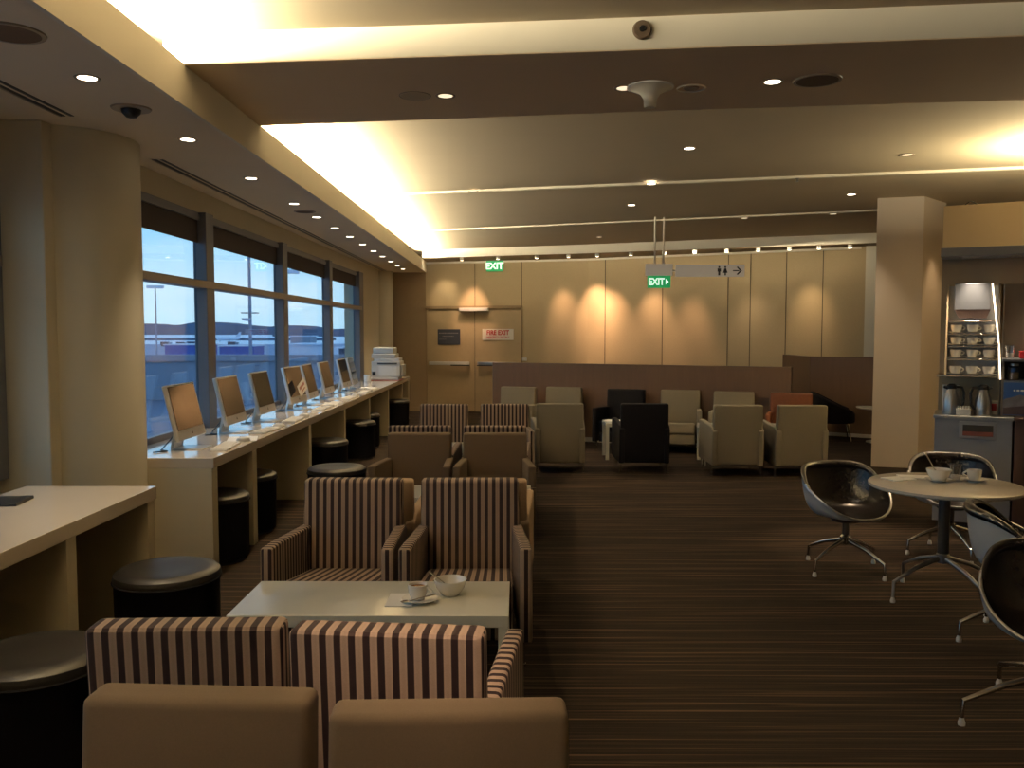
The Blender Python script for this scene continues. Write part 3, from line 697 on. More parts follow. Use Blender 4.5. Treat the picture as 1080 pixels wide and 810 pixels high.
text('lettering', 'EXIT', .125, M['sign_glow'], t, (-.038, -.024, -.073), UPRIGHT, sx=.82, bold=.003)
MB().prism([(.085, -.108), (.125, -.07), (.085, -.032)], .021, .024, mtx=Matrix.Rotation(PI/2, 4, 'X')).build('arrow', M['sign_glow'], t, smooth=False)
for x in (-.055, .06): MB().tube([(x, .02, .165), (x, .02, .78)], .013, 10).build('rod', M['sign_white'], t)
t = thing('washroom_sign', 'pale hanging washroom sign with two figures and arrow', 'sign', (2.55, 11.6, 2.355), 0)
MB().box(-.455, .455, -.012, .03, -.078, .078, .004).build('sign_face', M['sign_added_glow'], t, smooth=False)
RX = Matrix.Translation((0, -.012, 0)) @ Matrix.Rotation(PI/2, 4, 'X')
def disc(mb, cx, cz, r): mb.prism([(cx+r*math.cos(2*PI*k/16), cz+r*math.sin(2*PI*k/16)) for k in range(16)], 0, .002, mtx=RX)
mb = MB(); disc(mb, .12, .047, .013); mb.prism([(.098, .030), (.142, .030), (.142, -.012), (.133, -.012), (.133, -.060), (.107, -.060), (.107, -.012), (.098, -.012)], 0, .002, mtx=RX)
mb.build('man_symbol', M['sign_black'], t, smooth=False)
mb = MB(); disc(mb, .20, .047, .013); mb.prism([(.188, .030), (.212, .030), (.230, -.028), (.209, -.028), (.209, -.060), (.191, -.060), (.191, -.028), (.170, -.028)], 0, .002, mtx=RX)
mb.build('woman_symbol', M['sign_black'], t, smooth=False)
mb = MB(); mb.prism([(.30, .007), (.385, .007), (.385, -.007), (.30, -.007)], 0, .002, mtx=RX)
mb.prism([(.365, .055), (.420, 0), (.365, -.055), (.348, -.046), (.393, 0), (.348, .046)], 0, .002, mtx=RX)
mb.build('arrow', M['sign_black'], t, smooth=False)
MB().tube([(-.45, .012, 0), (-.49, .012, 0)], .012, 8).build('bracket', M['sign_grey'], t)
t = thing('fire_exit_sign', 'white FIRE EXIT sign with red lettering on the right door leaf', 'sign', onw(W1, A1, 1.475, .032, 1.50), A1)
MB().box(-.31, .31, 0, .008, -.105, .105).build('sign_face', M['sign_white'], t, smooth=False)
text('lettering', 'FIRE EXIT', .125, M['sign_red'], t, (0, -.002, .03), UPRIGHT, sx=.86, bold=.004)
text('small_lettering', 'EMERGENCY USE ONLY', .052, M['sign_red'], t, (0, -.002, -.055), UPRIGHT, sx=.84)
t = thing('door_notice', 'dark navy notice with pale lines on the left door leaf', 'sign', onw(W1, A1, .485, .032, 1.45), A1)
MB().box(-.23, .23, 0, .008, -.15, .15).build('sign_face', M['sign_navy'], t, smooth=False)
mb = MB()
def dashes(mb, x0, x1, z, h, y=-.0015):
    x = x0
    while x < x1:
        w = random.uniform(.012, .04); mb.box(x, min(x+w, x1), y, 0, z-h/2, z+h/2); x += w+.008
dashes(mb, -.20, .19, .075, .018); dashes(mb, -.13, .10, .015, .014); dashes(mb, -.20, -.04, -.045, .008)
mb.build('text_lines', mat('notice_text', (0.22, 0.21, 0.22), .6), t, smooth=False)
t = thing('wall_device', 'tiny white device on the far wall right of the fire door', 'device', onw(W1, A1, 2.0, .0, 1.03), A1)
MB().box(-.045, .045, -.03, 0, -.03, .03, .006).build('housing', M['white_plastic'], t)
MB().box(-.02, .02, -.032, -.029, -.01, .01).build('button', M['sign_white'], t)

# ------------------------------------------------------------------ ceiling fittings
G = 2.4
def spot(loc, tgt, power, ang, blend=.6, col=(1, .80, .55), r=.03):
    l = bpy.data.lights.new('spot', 'SPOT'); l.energy = power*G; l.spot_size = R(ang); l.spot_blend = blend; l.color = col; l.shadow_soft_size = r
    o = bpy.data.objects.new('spot_lamp', l); COL.objects.link(o); o.location = loc
    o.rotation_euler = (Vector(tgt)-Vector(loc)).to_track_quat('-Z', 'Y').to_euler()
    return o
def make_down(lit):
    def f():
        t = thing('downlight', '', 'downlight')
        MB().lathe([(.040, -.001), (.055, -.004), (.058, 0), (.040, .0)], seg=28).build('trim_ring', M['downlight_trim'], t)
        MB().lathe([(0, -.0015), (.042, -.0015)], seg=24).build('lamp', M['lamp_warm' if lit else 'lamp_dim'], t)
        return t
    return f
SL = [(-1.948, 4.02), (-1.97, 5.29), (-1.992, 6.61), (-2.0, 7.906), (-2.009, 8.833), (-2.019, 9.746), (-2.02, 10.633), (-2.028, 11.549), (-2.04, 12.5), (-2.05, 13.4), (-2.063, 14.35), (-2.074, 15.23), (-2.086, 16.07)]
for i, (x, y) in enumerate(SL):
    place('dl', make_down(True), (x, y, 2.699), 0, '%s small downlight from the camera in the lowered window-side ceiling' % ORD[i], 'downlight', 'downlights in the lowered ceiling')
    spot((x, y, 2.66), (x+.06, y+.05, 0), 34, 54, .9)
spot((-1.93, 2.6, 2.66), (-1.95, 2.7, 0), 26, 62, .9)
CL = [(1.42, 7.29, 3.058, 1, 'bright downlight in the main ceiling beyond the broad beam, centre'), (1.35, 8.87, 3.034, 1, 'downlight in the main ceiling on the nearer cross strip'),
      (1.365, 10.5, 3.058, 1, 'downlight in the main ceiling just past the nearer cross strip'), (1.30, 12.2, 3.058, 0, 'small downlight in the main ceiling past the farther cross strip'),
      (1.31, 14.0, 3.058, 0, 'tiny downlight in the main ceiling close before the cornice'), (-.46, 9.32, 3.034, 0, 'dim downlight in the main ceiling left, on the nearer cross strip'),
      (-.48, 12.75, 3.039, 0, 'dim downlight in the main ceiling left, on the farther cross strip'), (3.68, 9.72, 3.058, 1, 'downlight in the main ceiling left of the tall square column'),
      (4.05, 11.3, 3.058, 0, 'dim downlight in the main ceiling behind the square column downlight'), (3.02, 11.7, 3.058, 0, 'small round downlight in the main ceiling above the hanging signs'),
      (3.33, 7.56, 3.058, 0, 'unlit faint downlight in the main ceiling at right')]
for x, y, z, lit, lb in CL:
    place('dl' if lit else 'dld', make_down(lit), (x, y, z-.001), 0, lb, 'downlight', 'downlights in the main ceiling')
place('dl', None, (1.388, 4.83, 2.904), 0, 'bright downlight under the broad beam beside a brown speaker', 'downlight')
place('dld', None, (-.41, 5.10, 2.904), 0, 'dim tilted downlight under the broad beam at left', 'downlight')
place('dld', None, (.597, 4.95, 2.904), 0, 'tiny dark fitting under the broad beam left of the horn speaker', 'downlight')
CLT = [(-1.007, 16.07), (-.341, 15.85), (.357, 15.64), (.908, 15.45), (1.40, 15.27), (1.95, 15.04), (2.489, 14.83), (2.962, 14.64), (3.445, 14.44), (3.91, 14.25), (4.355, 14.06), (4.768, 13.89), (5.192, 13.72)]
def make_corn():
    t = thing('cornice_spotlight', '', 'spotlight')
    MB().lathe([(0, -.05), (.032, -.05), (.036, -.03), (.036, 0), (0, 0)], seg=20).build('housing', M['white_plastic'], t)
    MB().lathe([(0, -.052), (.028, -.052)], seg=20).build('lamp', M['lamp_warm'], t)
    return t
for i, (x, y) in enumerate(CLT):
    place('corn', make_corn, (x, y, 2.905), 0, '%s small spotlight from the left under the far cornice' % ORD[i], 'spotlight', 'spotlights under the far cornice')
def wallspot(W, A, s, ztop, power, off=.62, ang=52, tilt=33, col=(1, .60, .36)):
    p = Vector(onw(W, A, s, off, 2.84)); q = Vector(onw(W, A, s, 0, 2.84-off/math.tan(R(tilt))))
    spot(p, q, power*1.25, ang, 1.0, col, .05)
wallspot(W1, A1, .98, 2.2, 34, .5, 50, 26)
wallspot(W1, A1, .42, 2.3, 7, .5, 60, 36, (1, .78, .5))
wallspot(W2, A2, -.40, 2.1, 26, .55, 44, 22)
wallspot(W2, A2, .20, 2.5, 62, .55, 50, 30)
wallspot(W2, A2, .50, 2.3, 46, .55, 48, 24)
wallspot(W2, A2, 1.30, 2.1, 36, .55, 46, 24)
wallspot(W2, A2, 2.00, 1.9, 24, .55, 44, 18)
wallspot(W2, A2, 3.05, 1.9, 11, .55, 50, 18, (1, .75, .5))
wallspot(W2, A2, 4.00, 2.2, 16, .55, 46, 26, (1, .72, .42))
# speakers, detectors, diffusers
t = thing('ceiling_horn', 'white flared horn-shaped fitting hanging under the broad beam', 'ceiling fitting', (.738, 4.92, 2.905))
MB().lathe([(0, -.115), (.030, -.115), (.034, -.108), (.036, -.07), (.055, -.04), (.10, -.016), (.122, -.010), (.125, 0), (0, 0)], seg=40).build('flared_body', M['white_paint'], t)
MB().lathe([(.120, -.012), (.130, -.008), (.130, 0), (.12, 0)], seg=40).build('rim', M['white_plastic'], t)
t = thing('ceiling_ring', 'faint round flush ring under the beam right of the horn fitting', 'ceiling fitting', (.97, 4.95, 2.905))
MB().tube([(.075*math.cos(2*PI*k/32), .075*math.sin(2*PI*k/32), -.002) for k in range(32)], .006, 6, True).build('ring', M['white_paint'], t)
MB().lathe([(0, -.003), (.04, -.006), (.045, 0)], seg=24).build('insert', M['downlight_trim'], t)
def make_disc(r):
    def f():
        t = thing('ceiling_speaker', '', 'speaker')
        MB().lathe([(0, -.006), (r-.015, -.006), (r-.012, 0)], seg=40).build('grille', M['brown_disc'], t)
        MB().lathe([(r-.016, -.007), (r, -.006), (r+.003, 0), (r-.016, 0)], seg=40).build('rim', M['downlight_trim'], t)
        return t
    return f
place('spk', make_disc(.125), (1.62, 4.80, 2.905), 0, 'brown round ceiling speaker under the broad beam at right', 'speaker', 'round ceiling speakers')
place('spk', None, (-1.95, 3.42, 2.70), 0, 'brown round ceiling speaker at the top left corner', 'speaker', 'round ceiling speakers')
place('spk2', make_disc(.10), (-2.03, 8.42, 2.70), 0, 'faint round ceiling speaker in the lowered ceiling beyond the dome camera', 'speaker', 'round ceiling speakers')
t = thing('ceiling_blank', 'faint round cover disc under the beam beside the dim tilted downlight', 'cover', (-.585, 5.10, 2.905))
MB().lathe([(0, -.004), (.085, -.004), (.09, 0)], seg=36).build('disc', M['ceiling'], t)
MB().tube([(.09*math.cos(2*PI*k/32), .09*math.sin(2*PI*k/32), -.001) for k in range(32)], .003, 6, True).build('edge_ring', M['downlight_trim'], t)
t = thing('dome_camera', 'dark dome security camera in the lowered ceiling', 'camera', (-1.987, 4.56, 2.70))
MB().lathe([(.05, -.008), (.095, -.008), (.10, 0), (.05, 0)], seg=36).build('mount_ring', M['downlight_trim'], t)
MB().lathe([(0, -.052), (.025, -.047), (.045, -.026), (.05, -.004), (0, -.004)], seg=28).build('dome', M['black'], t)
t = thing('beam_detector', 'dark round fitting on the pale face of the broad beam', 'detector', (0.60, 4.29, 2.995))
MB().lathe([(0, 0), (.042, 0), (.046, .01), (.040, .03), (0, .032)], seg=28, mtx=Matrix.Rotation(PI/2, 4, 'X')).build('housing', M['brown_disc'], t)
MB().lathe([(0, .030), (.016, .030), (.014, .038), (0, .038)], seg=20, mtx=Matrix.Rotation(PI/2, 4, 'X')).build('lens', M['black'], t)
def diffuser(label, y0, y1, x0, x1):
    t = thing('slot_diffuser', label, 'air vent', (0, 0, 2.70))
    for dx in (0, .045):
        MB().hexa([(x0+dx, y0, -.002), (x0+dx+.022, y0, -.002), (x1+dx+.022, y1, -.002), (x1+dx, y1, -.002)],
                  [(x0+dx, y0, .001), (x0+dx+.022, y0, .001), (x1+dx+.022, y1, .001), (x1+dx, y1, .001)]).build('slot', M['black'], t, smooth=False)
    MB().hexa([(x0-.012, y0, -.004), (x0, y0, -.004), (x1, y1, -.004), (x1-.012, y1, -.004)], [(x0-.012, y0, 0), (x0, y0, 0), (x1, y1, 0), (x1-.012, y1, 0)]).build('frame', M['downlight_trim'], t, smooth=False)
diffuser('short dark slot air vent in the lowered ceiling at the left edge', 3.2, 4.72, -2.43, -2.43)
diffuser('long dark slot air vent along the lowered ceiling above the windows', 5.9, 16.6, -2.43, -2.53)
t = thing('ceiling_sprinkler', 'tiny sprinkler head on the main ceiling at right of centre', 'sprinkler', (2.72, 8.58, 3.036))
MB().lathe([(0, -.03), (.012, -.03), (.008, -.01), (.02, 0)], seg=14).build('head', M['steel'], t)
MB().lathe([(0, -.034), (.016, -.034), (.016, -.031), (0, -.031)], seg=14).build('deflector', M['steel'], t)

# ------------------------------------------------------------------ coffee buffet at right
P0 = Vector((3.53, 7.20, 0)); AB = R(-27); TB = T(P0, AB)
def bl(x, off, z): return tuple(P0+Vector((math.cos(AB)*x+math.sin(AB)*off, math.sin(AB)*x-math.cos(AB)*off, z)))
struct('wall_buffet', MB().box(-.045, 3.6, 0, .12, 0, 2.575, .003, mtx=TB).box(.149, .153, -.003, .01, 2.2, 2.57, mtx=TB), M['tan_wall'], 'tan wall behind the coffee buffet, stopping short of the ceiling', smooth=False)
t = thing('light_shelf', 'blue-grey metal canopy shelf across the wall above the coffee buffet', 'shelf', P0, AB)
MB().box(-.05, 3.0, -.30, 0, 2.14, 2.21, .004).build('canopy', M['hood_blue'], t, smooth=False)
MB().box(.1, 3.0, -.25, -.05, 2.134, 2.14).build('underside', M['steel'], t, smooth=False)
t = thing('wall_loop', 'small dark loop of cable on top of the buffet wall', 'cable', bl(.15, -.03, 2.575), AB)
MB().tube([(-.045+.009*k, 0, .028*math.sin(PI*k/10)) for k in range(11)], .006, 6).build('loop', M['black'], t)
MB().box(-.05, -.04, -.01, .01, 0, .004).build('clip', M['black'], t, smooth=False)
t = thing('splashback', 'bronze-grey metal splashback panel right of the cup rack', 'panel', P0, AB)
MB().box(.40, 3.0, -.015, 0, 1.35, 1.93).build('sheet', M['splash'], t, smooth=False)
MB().box(.40, .41, -.02, 0, 1.35, 1.93).build('edge_trim', M['steel'], t, smooth=False)
# base cabinet
t = thing('buffet_cabinet', 'grey metal buffet cabinet with a waste slot', 'cabinet', P0, AB)
MB().box(-.055, .47, -.50, -.02, .08, .88, .004).build('carcass', M['cabinet_grey'], t, smooth=False)
MB().box(-.065, .48, -.515, 0, .88, .905, .003).build('worktop', M['steel'], t, smooth=False)
fr = MB().box(.115, .365, -.512, -.50, .735, .865, .003).build('slot_frame', M['steel'], t, smooth=False)
MB().box(.14, .345, -.514, -.509, .755, .840).build('slot_opening', M['black'], fr, smooth=False)
MB().box(.14, .345, -.516, -.512, .757, .790).build('red_flap', M['red_tray'], fr, smooth=False)
MB().box(-.03, .45, -.47, -.05, 0, .08).build('plinth', M['black'], t, smooth=False)
t = thing('side_cabinet', 'dark wooden cabinet at the right edge beside the buffet cabinet', 'cabinet', P0, AB)
MB().box(.485, 1.5, -.50, -.02, .0, .88, .004).build('carcass', M['wood_dark'], t, smooth=False)
MB().box(.485, 1.5, -.515, -.02, .88, .905, .003).build('worktop', M['wood_dark'], t, smooth=False)
# cup rack: slanted side panels, five shelves
t = thing('cup_rack', 'slanted metal rack of white cups on the buffet', 'rack', P0, AB)
for x in (-.0, .365):
    MB().hexa([(x, -.002, 1.19), (x, -.40, 1.19), (x, -.13, 1.93), (x, -.002, 1.93)], [(x+.012, -.002, 1.19), (x+.012, -.40, 1.19), (x+.012, -.13, 1.93), (x+.012, -.002, 1.93)]).build('side_panel', M['splash' if x else 'tan_wall'], t, smooth=False)
MB().tube([(.318, -.135, 1.93), (.372, -.30, 1.45), (.384, -.42, 1.19)], .006, 8).build('light_strip', M['led'], t)
SH = [(1.640, .20), (1.535, .24), (1.438, .28), (1.340, .32), (1.212, .40)]
for z, dpt in SH:
    MB().box(.012 if z > 1.3 else -.055, .365, -dpt, -.01, z-.012, z, .002).build('shelf', M['chrome'], t, smooth=False)
MB().box(.012, .365, -.012, -.003, 1.2, 1.92).build('back_panel', M['steel'], t, smooth=False)
t = thing('range_hood', 'blue-grey box hood with dark base above the cup rack', 'hood', P0, AB)
MB().box(.055, .31, -.14, -.014, 1.725, 1.935, .004).build('box', M['hood_blue'], t, smooth=False)
MB().hexa([(.055, -.14, 1.725), (.31, -.14, 1.725), (.31, -.014, 1.725), (.055, -.014, 1.725)], [(.09, -.12, 1.66), (.285, -.12, 1.66), (.285, -.014, 1.66), (.09, -.014, 1.66)]).build('base', M['wood_dark'], t, smooth=False)
def make_rackcup():
    t = thing('rack_cup', '', 'cup')
    MB().lathe([(0, .004), (.026, .004), (.028, 0), (.030, .004), (.039, .03), (.042, .060), (.039, .060), (.036, .03), (.027, .010), (0, .009)], seg=24).build('bowl', M['porcelain'], t)
    MB().tube([(.038+.022*math.sin(a*PI/8), 0, .050-.032*(a/8.0)) for a in range(9)], .005, 8).build('handle', M['porcelain'], t)
    return t
lv = ['second', 'third', 'fourth', 'lowest']
ps = ['left', 'middle', 'right']
for r, (z, dpt) in enumerate(SH[1:]):
    for c in range(3):
        off = dpt-.055
        place('saucer', None, bl(.075+.115*c, off, z), 0, 'white saucer under the %s cup on the %s shelf of the buffet cup rack' % (ps[c], lv[r]), 'saucer', 'saucers on the cup rack')
        place('rcup', make_rackcup, bl(.075+.115*c, off, z+.010), R(-20), 'white cup, %s of three on the %s shelf of the buffet cup rack' % (ps[c], lv[r]), 'cup', 'cups on the cup rack')
# flasks on the worktop
def make_flask():
    t = thing('coffee_flask', '', 'flask')
    MB().lathe([(0, 0), (.058, 0), (.060, .01), (.056, .12), (.034, .185), (.030, .20), (0, .20)], seg=28).build('body', M['steel'], t)
    MB().lathe([(0, .20), (.034, .20), (.036, .225), (.02, .24), (0, .24)], seg=24).build('lid', M['black'], t)
    MB().tube([(.03, 0, .215), (.075, 0, .21), (.092, 0, .17), (.086, 0, .08), (.060, 0, .045)], .010, 8).build('handle', M['black'], t)
    MB().tube([(-.025, 0, .205), (-.06, 0, .215)], [.014, .009], 8).build('spout', M['black'], t)
    return t
place('flask', make_flask, bl(.055, .36, .905), R(-10), 'steel coffee flask with black handle, left of two on the buffet', 'flask', 'coffee flasks on the buffet')
place('flask', None, bl(.275, .38, .905), R(170), 'steel coffee flask with black handle, right of two on the buffet', 'flask', 'coffee flasks on the buffet')
t = thing('white_canister', 'tall white canister behind the left coffee flask', 'canister', bl(.05, .22, .905), AB)
MB().box(-.06, .06, -.05, .05, 0, .21, .01).build('body', M['white_plastic'], t); MB().box(-.062, .062, -.052, .052, .21, .225, .006).build('lid', M['porcelain'], t)
t = thing('sugar_box', 'low white box of sachets between the coffee flasks', 'box', bl(.14, .44, .905), AB)
MB().box(-.05, .05, -.03, .03, 0, .055, .004).build('box', M['porcelain'], t)
mb = MB()
for k in range(5): mb.box(-.042+k*.018, -.030+k*.018, -.02, .02, .055, .072)
mb.build('sachets', M['paper'], t, smooth=False)
# drinks machine / display unit
t = thing('display_unit', 'dark display unit with a blue mountain picture at the right edge', 'display unit', P0, AB)
MB().box(.395, 1.1, -.38, -.02, .905, .915).build('bottom', M['splash'], t, smooth=False)
for x0, x1 in ((.395, .41), (1.09, 1.105)): MB().box(x0, x1, -.38, -.02, .905, 1.325).build('side_panel', M['splash'], t, smooth=False)
MB().box(.395, 1.12, -.40, -.02, 1.325, 1.345, .002).build('top', M['hood_blue'], t, smooth=False)
MB().box(.41, 1.09, -.38, -.02, 1.165, 1.18).build('shelf', M['hood_blue'], t, smooth=False)
MB().box(.41, 1.09, -.04, -.02, .915, 1.325).build('back_panel', M['black'], t, smooth=False)
pp = MB().box(.41, 1.09, -.385, -.375, .915, 1.165).build('picture_panel', mat('picture_sky', (0.03, 0.10, 0.30), .3, var=.4, scale=6), t, smooth=False)
mts = Matrix.Translation((0, -.385, 0)) @ Matrix.Rotation(PI/2, 4, 'X')
MB().prism([(.411, .92), (.411, 1.03), (.43, 1.045), (.46, 1.05), (.52, 1.075), (.60, 1.04), (.70, 1.06), (.82, 1.02), (1.089, 1.05), (1.089, .92)], 0, .001, mtx=mts).build('mountain', mat('picture_mountain', (0.16, 0.15, 0.17), .4, var=.5, scale=20), pp, smooth=False)
MB().prism([(.411, .92), (.411, .97), (.55, .99), (.80, .965), (1.089, .98), (1.089, .92)], .001, .002, mtx=mts).build('foothill', mat('picture_foothill', (0.05, 0.03, 0.035), .4, var=.3, scale=20), pp, smooth=False)
mb = MB(); dashes(mb, .475, .545, 1.105, .013, -.0035); o = mb.build('caption_marks', M['paper'], pp, smooth=False); o.location = (0, -.385, 0)
for k, (x, w) in enumerate(((.475, .045), (.62, .05))):
    j = thing('glass_jar', ['glass jar inside the display unit, nearer the cup rack', 'glass jar inside the display unit, at its right'][k], 'jar', bl(x, .30, 1.18), AB, 'jars in the display unit')
    MB().lathe([(0, 0), (w-.008, 0), (w, .01), (w, .095), (w-.012, .11)], seg=24).build('jar', M['clear'], j)
    MB().lathe([(0, .002), (w-.01, .002), (w-.008, .06), (0, .065)], seg=20).build('contents', M['tan'], j)
    MB().lathe([(0, .11), (w-.012, .11), (w-.012, .125), (0, .127)], seg=20).build('lid', M['steel'], j)
t = thing('drinking_glass', 'clear glass with white foam on top of the display unit', 'glass', bl(.445, .33, 1.345), AB)
MB().lathe([(0, 0), (.028, 0), (.033, .10), (.031, .10), (.026, .008), (0, .008)], seg=24).build('tumbler', M['clear'], t)
MB().lathe([(0, .009), (.026, .009), (.028, .045), (0, .045)], seg=20).build('drink', M['porcelain'], t)
t = thing('red_tin', 'red tin on top of the display unit at the right edge', 'tin', bl(.56, .30, 1.345), AB)
MB().box(-.05, .20, -.05, .05, 0, .05, .012).build('body', M['red'], t); MB().box(-.052, .202, -.052, .052, .05, .058, .003).build('lid', M['red'], t)
t = thing('snack_box', 'small pale and red box on the buffet beside the right flask', 'box', bl(.345, .22, .905), AB)
MB().box(-.04, .035, -.04, .04, .0, .11, .004).build('box', M['sign_white'], t, smooth=False); MB().box(-.03, .025, -.042, -.04, .03, .085).build('label_patch', M['sign_red'], t, smooth=False)

# ------------------------------------------------------------------ outside
def ext(name, mb, m, label, cat=None, **k):
    o = mb.build(name, m, **k)
    return tag(o, label, cat, None, None if cat else 'structure')
ext('exterior_ground', MB().box(-3000, 800, -200, 3200, -7.2, -6.5), M['tarmac'], 'blue-grey airfield tarmac outside', smooth=False)
ext('water', MB().box(-2600, 600, 560, 2500, -6.45, -6.40), M['water_ext'], 'pale bay water beyond the airfield', smooth=False)
ext('land', MB().box(-620, -170, 800, 820, -6.4, -3.9).box(-420, -220, 1500, 1530, -6.4, -1.0), M['hill'], 'dark low breakwaters in the bay', smooth=False)
mb = MB(); bm = mb.bm; prev = None
for k in range(121):
    x = -2400+k*25; h = 20+6*math.sin(k*.23)+4*math.sin(k*.71+1)+random.uniform(-2, 2) - max(0, (x+620)/80)
    vs = [bm.verts.new((x, 2400, -6.5)), bm.verts.new((x, 2400, h)), bm.verts.new((x, 2500, h)), bm.verts.new((x, 2560, -6.5))]
    if prev:
        for a in range(3): bm.faces.new((prev[a], vs[a], vs[a+1], prev[a+1]))
    prev = vs
ext('hills', mb, M['hill'], 'dark blue hills on the horizon', smooth=False)
ext('exterior_roof', MB().box(-60, -3.2, -10, 30, -.95, -.80), M['roof_ext'], 'flat roof outside below the windows', smooth=False)
ext('exterior_parapet', MB().box(-60, -3.2, 30, 30.4, -.95, .72).box(-60, -3.2, 29.9, 30.5, .55, .76), M['parapet'], 'low parapet wall of the neighbouring roof', smooth=False)
mb = MB()
def building(name, label, x0, x1, y0, y1, z1, m, cat='building', rows=1):
    t = thing(name, label, cat, ((x0+x1)/2, y0, -6.5))
    w = (x1-x0)/2; h = z1+6.5
    MB().box(-w, w, 0, y1-y0, 0, h).build('walls', m, t, smooth=False)
    MB().box(-w-.4, w+.4, -.4, y1-y0+.4, h, h+.35).build('roof', M['ext_white'], t, smooth=False)
    n = max(2, int(w))
    for k in range(min(n, 8)):
        x = -w+2*w*(k+.5)/min(n, 8)
        MB().box(x-.25*2*w/min(n, 8), x+.25*2*w/min(n, 8), -.06, 0, h*.25, h*.55).build('shutter', M['ext_dark'] if m is not M['hangar'] else mat('hangar_door', (.09, .16, .46), .6), t, smooth=False)
    return t
building('hangar', 'low blue hangar seen through the nearest full window', -101, -90, 250, 262, -2.3, M['hangar'])
building('hangar', 'low blue hangar seen through the second full window', -86, -76, 252, 262, -2.7, M['hangar'])
building('terminal_building', 'white flat-roofed building seen through the far windows', -53, -35.5, 200, 215, -1.5, M['ext_white'])
building('service_building', 'grey block beyond the white flat-roofed building', -68, -62, 262, 270, .1, M['ext_grey'])
building('plant_room', 'small dark plant room seen through the farthest window', -30.6, -27.8, 150, 155, -1.3, M['ext_dark'])
def mast(label, x, y, h, r, plat=None):
    t = thing('light_mast', label, 'mast', (x, y, -6.5))
    MB().tube([(0, 0, 0), (0, 0, h)], [r*1.2, r*.8], 10).build('pole', M['mast'], t)
    MB().box(-1.4, 1.4, -.3, .3, h, h+.5).build('lamp_head', M['ext_white'], t, smooth=False)
    if plat:
        MB().box(-1.3, 1.3, -.8, .8, plat, plat+.18).build('platform', M['mast'], t, smooth=False)
        MB().lathe([(0, 0), (.7, .15), (.9, .5), (0, .5)], (-.6, 0, plat-1.3), 16).build('dish', M['ext_white'], t)
    return t
mast('slim light mast seen through the nearest full window', -62, 150, 15.5, .13)
mast('thick light mast with a platform seen through the second full window', -45.8, 150, 34, .26, 11.2)
mast('slim light mast seen through the third full window', -27.5, 105, 15.0, .07)
t = thing('aircraft', 'white airliner parked beyond the hangars', 'aircraft', (-232, 700, -6.5), R(12))
MB().tube([(-9, 0, 2.6), (-8, 0, 2.6), (5, 0, 2.6), (8, 0, 2.9), (10, 0, 3.4)], [.3, 1.6, 1.7, 1.1, .3], 16).build('fuselage', M['ext_white'], t)
MB().hexa([(5.5, -.15, 3.5), (9.5, -.15, 3.5), (10.5, -.15, 8), (9, -.15, 8)], [(5.5, .15, 3.5), (9.5, .15, 3.5), (10.5, .15, 8), (9, .15, 8)]).build('tail_fin', M['ext_white'], t, smooth=False)
for s in (-1, 1): MB().hexa([(-2, 0, 2.0), (2, 0, 2.0), (3.6, s*9, 2.6), (2.2, s*9, 2.6)], [(-2, 0, 2.3), (2, 0, 2.3), (3.6, s*9, 2.75), (2.2, s*9, 2.75)]).build('wing', M['ext_white'], t, smooth=False)
for x in (-6, 1): MB().tube([(x, 0, 1.5), (x, 0, 0)], .25, 8).build('landing_gear', M['ext_dark'], t)
def make_truck():
    t = thing('service_truck', '', 'truck')
    MB().box(-3, 1.2, -1, 1, .7, 2.6).build('cargo_box', M['ext_dark'], t, smooth=False)
    MB().box(1.3, 2.8, -1, 1, .7, 2.3, .2, 2).build('cab', M['ext_grey'], t, smooth=False)
    for x in (-2, 2):
        for s in (-1, 1): MB().lathe([(0, 0), (.5, 0), (.5, .3), (0, .3)], seg=14, mtx=Matrix.Translation((x, s*1.0, .5)) @ Matrix.Rotation(PI/2, 4, 'X')).build('wheel', M['ext_dark'], t)
    return t
for k, (u, y) in enumerate(((-.402, 480), (-.384, 470), (-.372, 490), (-.325, 480))):
    place('truck', make_truck, (u*y, y, -6.5), R(random.uniform(-10, 10)), ['dark service truck on the tarmac, leftmost through the nearest full window', 'dark service truck on the tarmac, second from left', 'dark service truck on the tarmac, third from left', 'dark service truck seen through the second full window'][k], 'truck', 'service trucks on the tarmac')

# ------------------------------------------------------------------ lights
def area(loc, rot, sx, sy, power, col, spread=180):
    l = bpy.data.lights.new('area', 'AREA'); l.shape = 'RECTANGLE'; l.size = sx; l.size_y = sy; l.energy = power; l.color = col; l.spread = R(spread)
    o = bpy.data.objects.new('area_lamp', l); COL.objects.link(o); o.location = loc; o.rotation_euler = rot
    return o
WARM = (1.0, .86, .58)
# cove strips lying in the trough behind the fascia, shining up and out
for y0, y1, p in ((-2.5, 4.45, 800), (5.90, 16.1, 1250)):
    area((-1.80, (y0+y1)/2, 2.895), (0, R(180+58), 0), .05, y1-y0, p, WARM)
# uplight strip on top of the buffet wall
a = area((0, 0, 0), (0, 0, 0), 2.6, .30, 360, (1, .84, .52)); a.location = bl(2.0, -.25, 2.62); a.rotation_euler = (R(180), 0, AB)
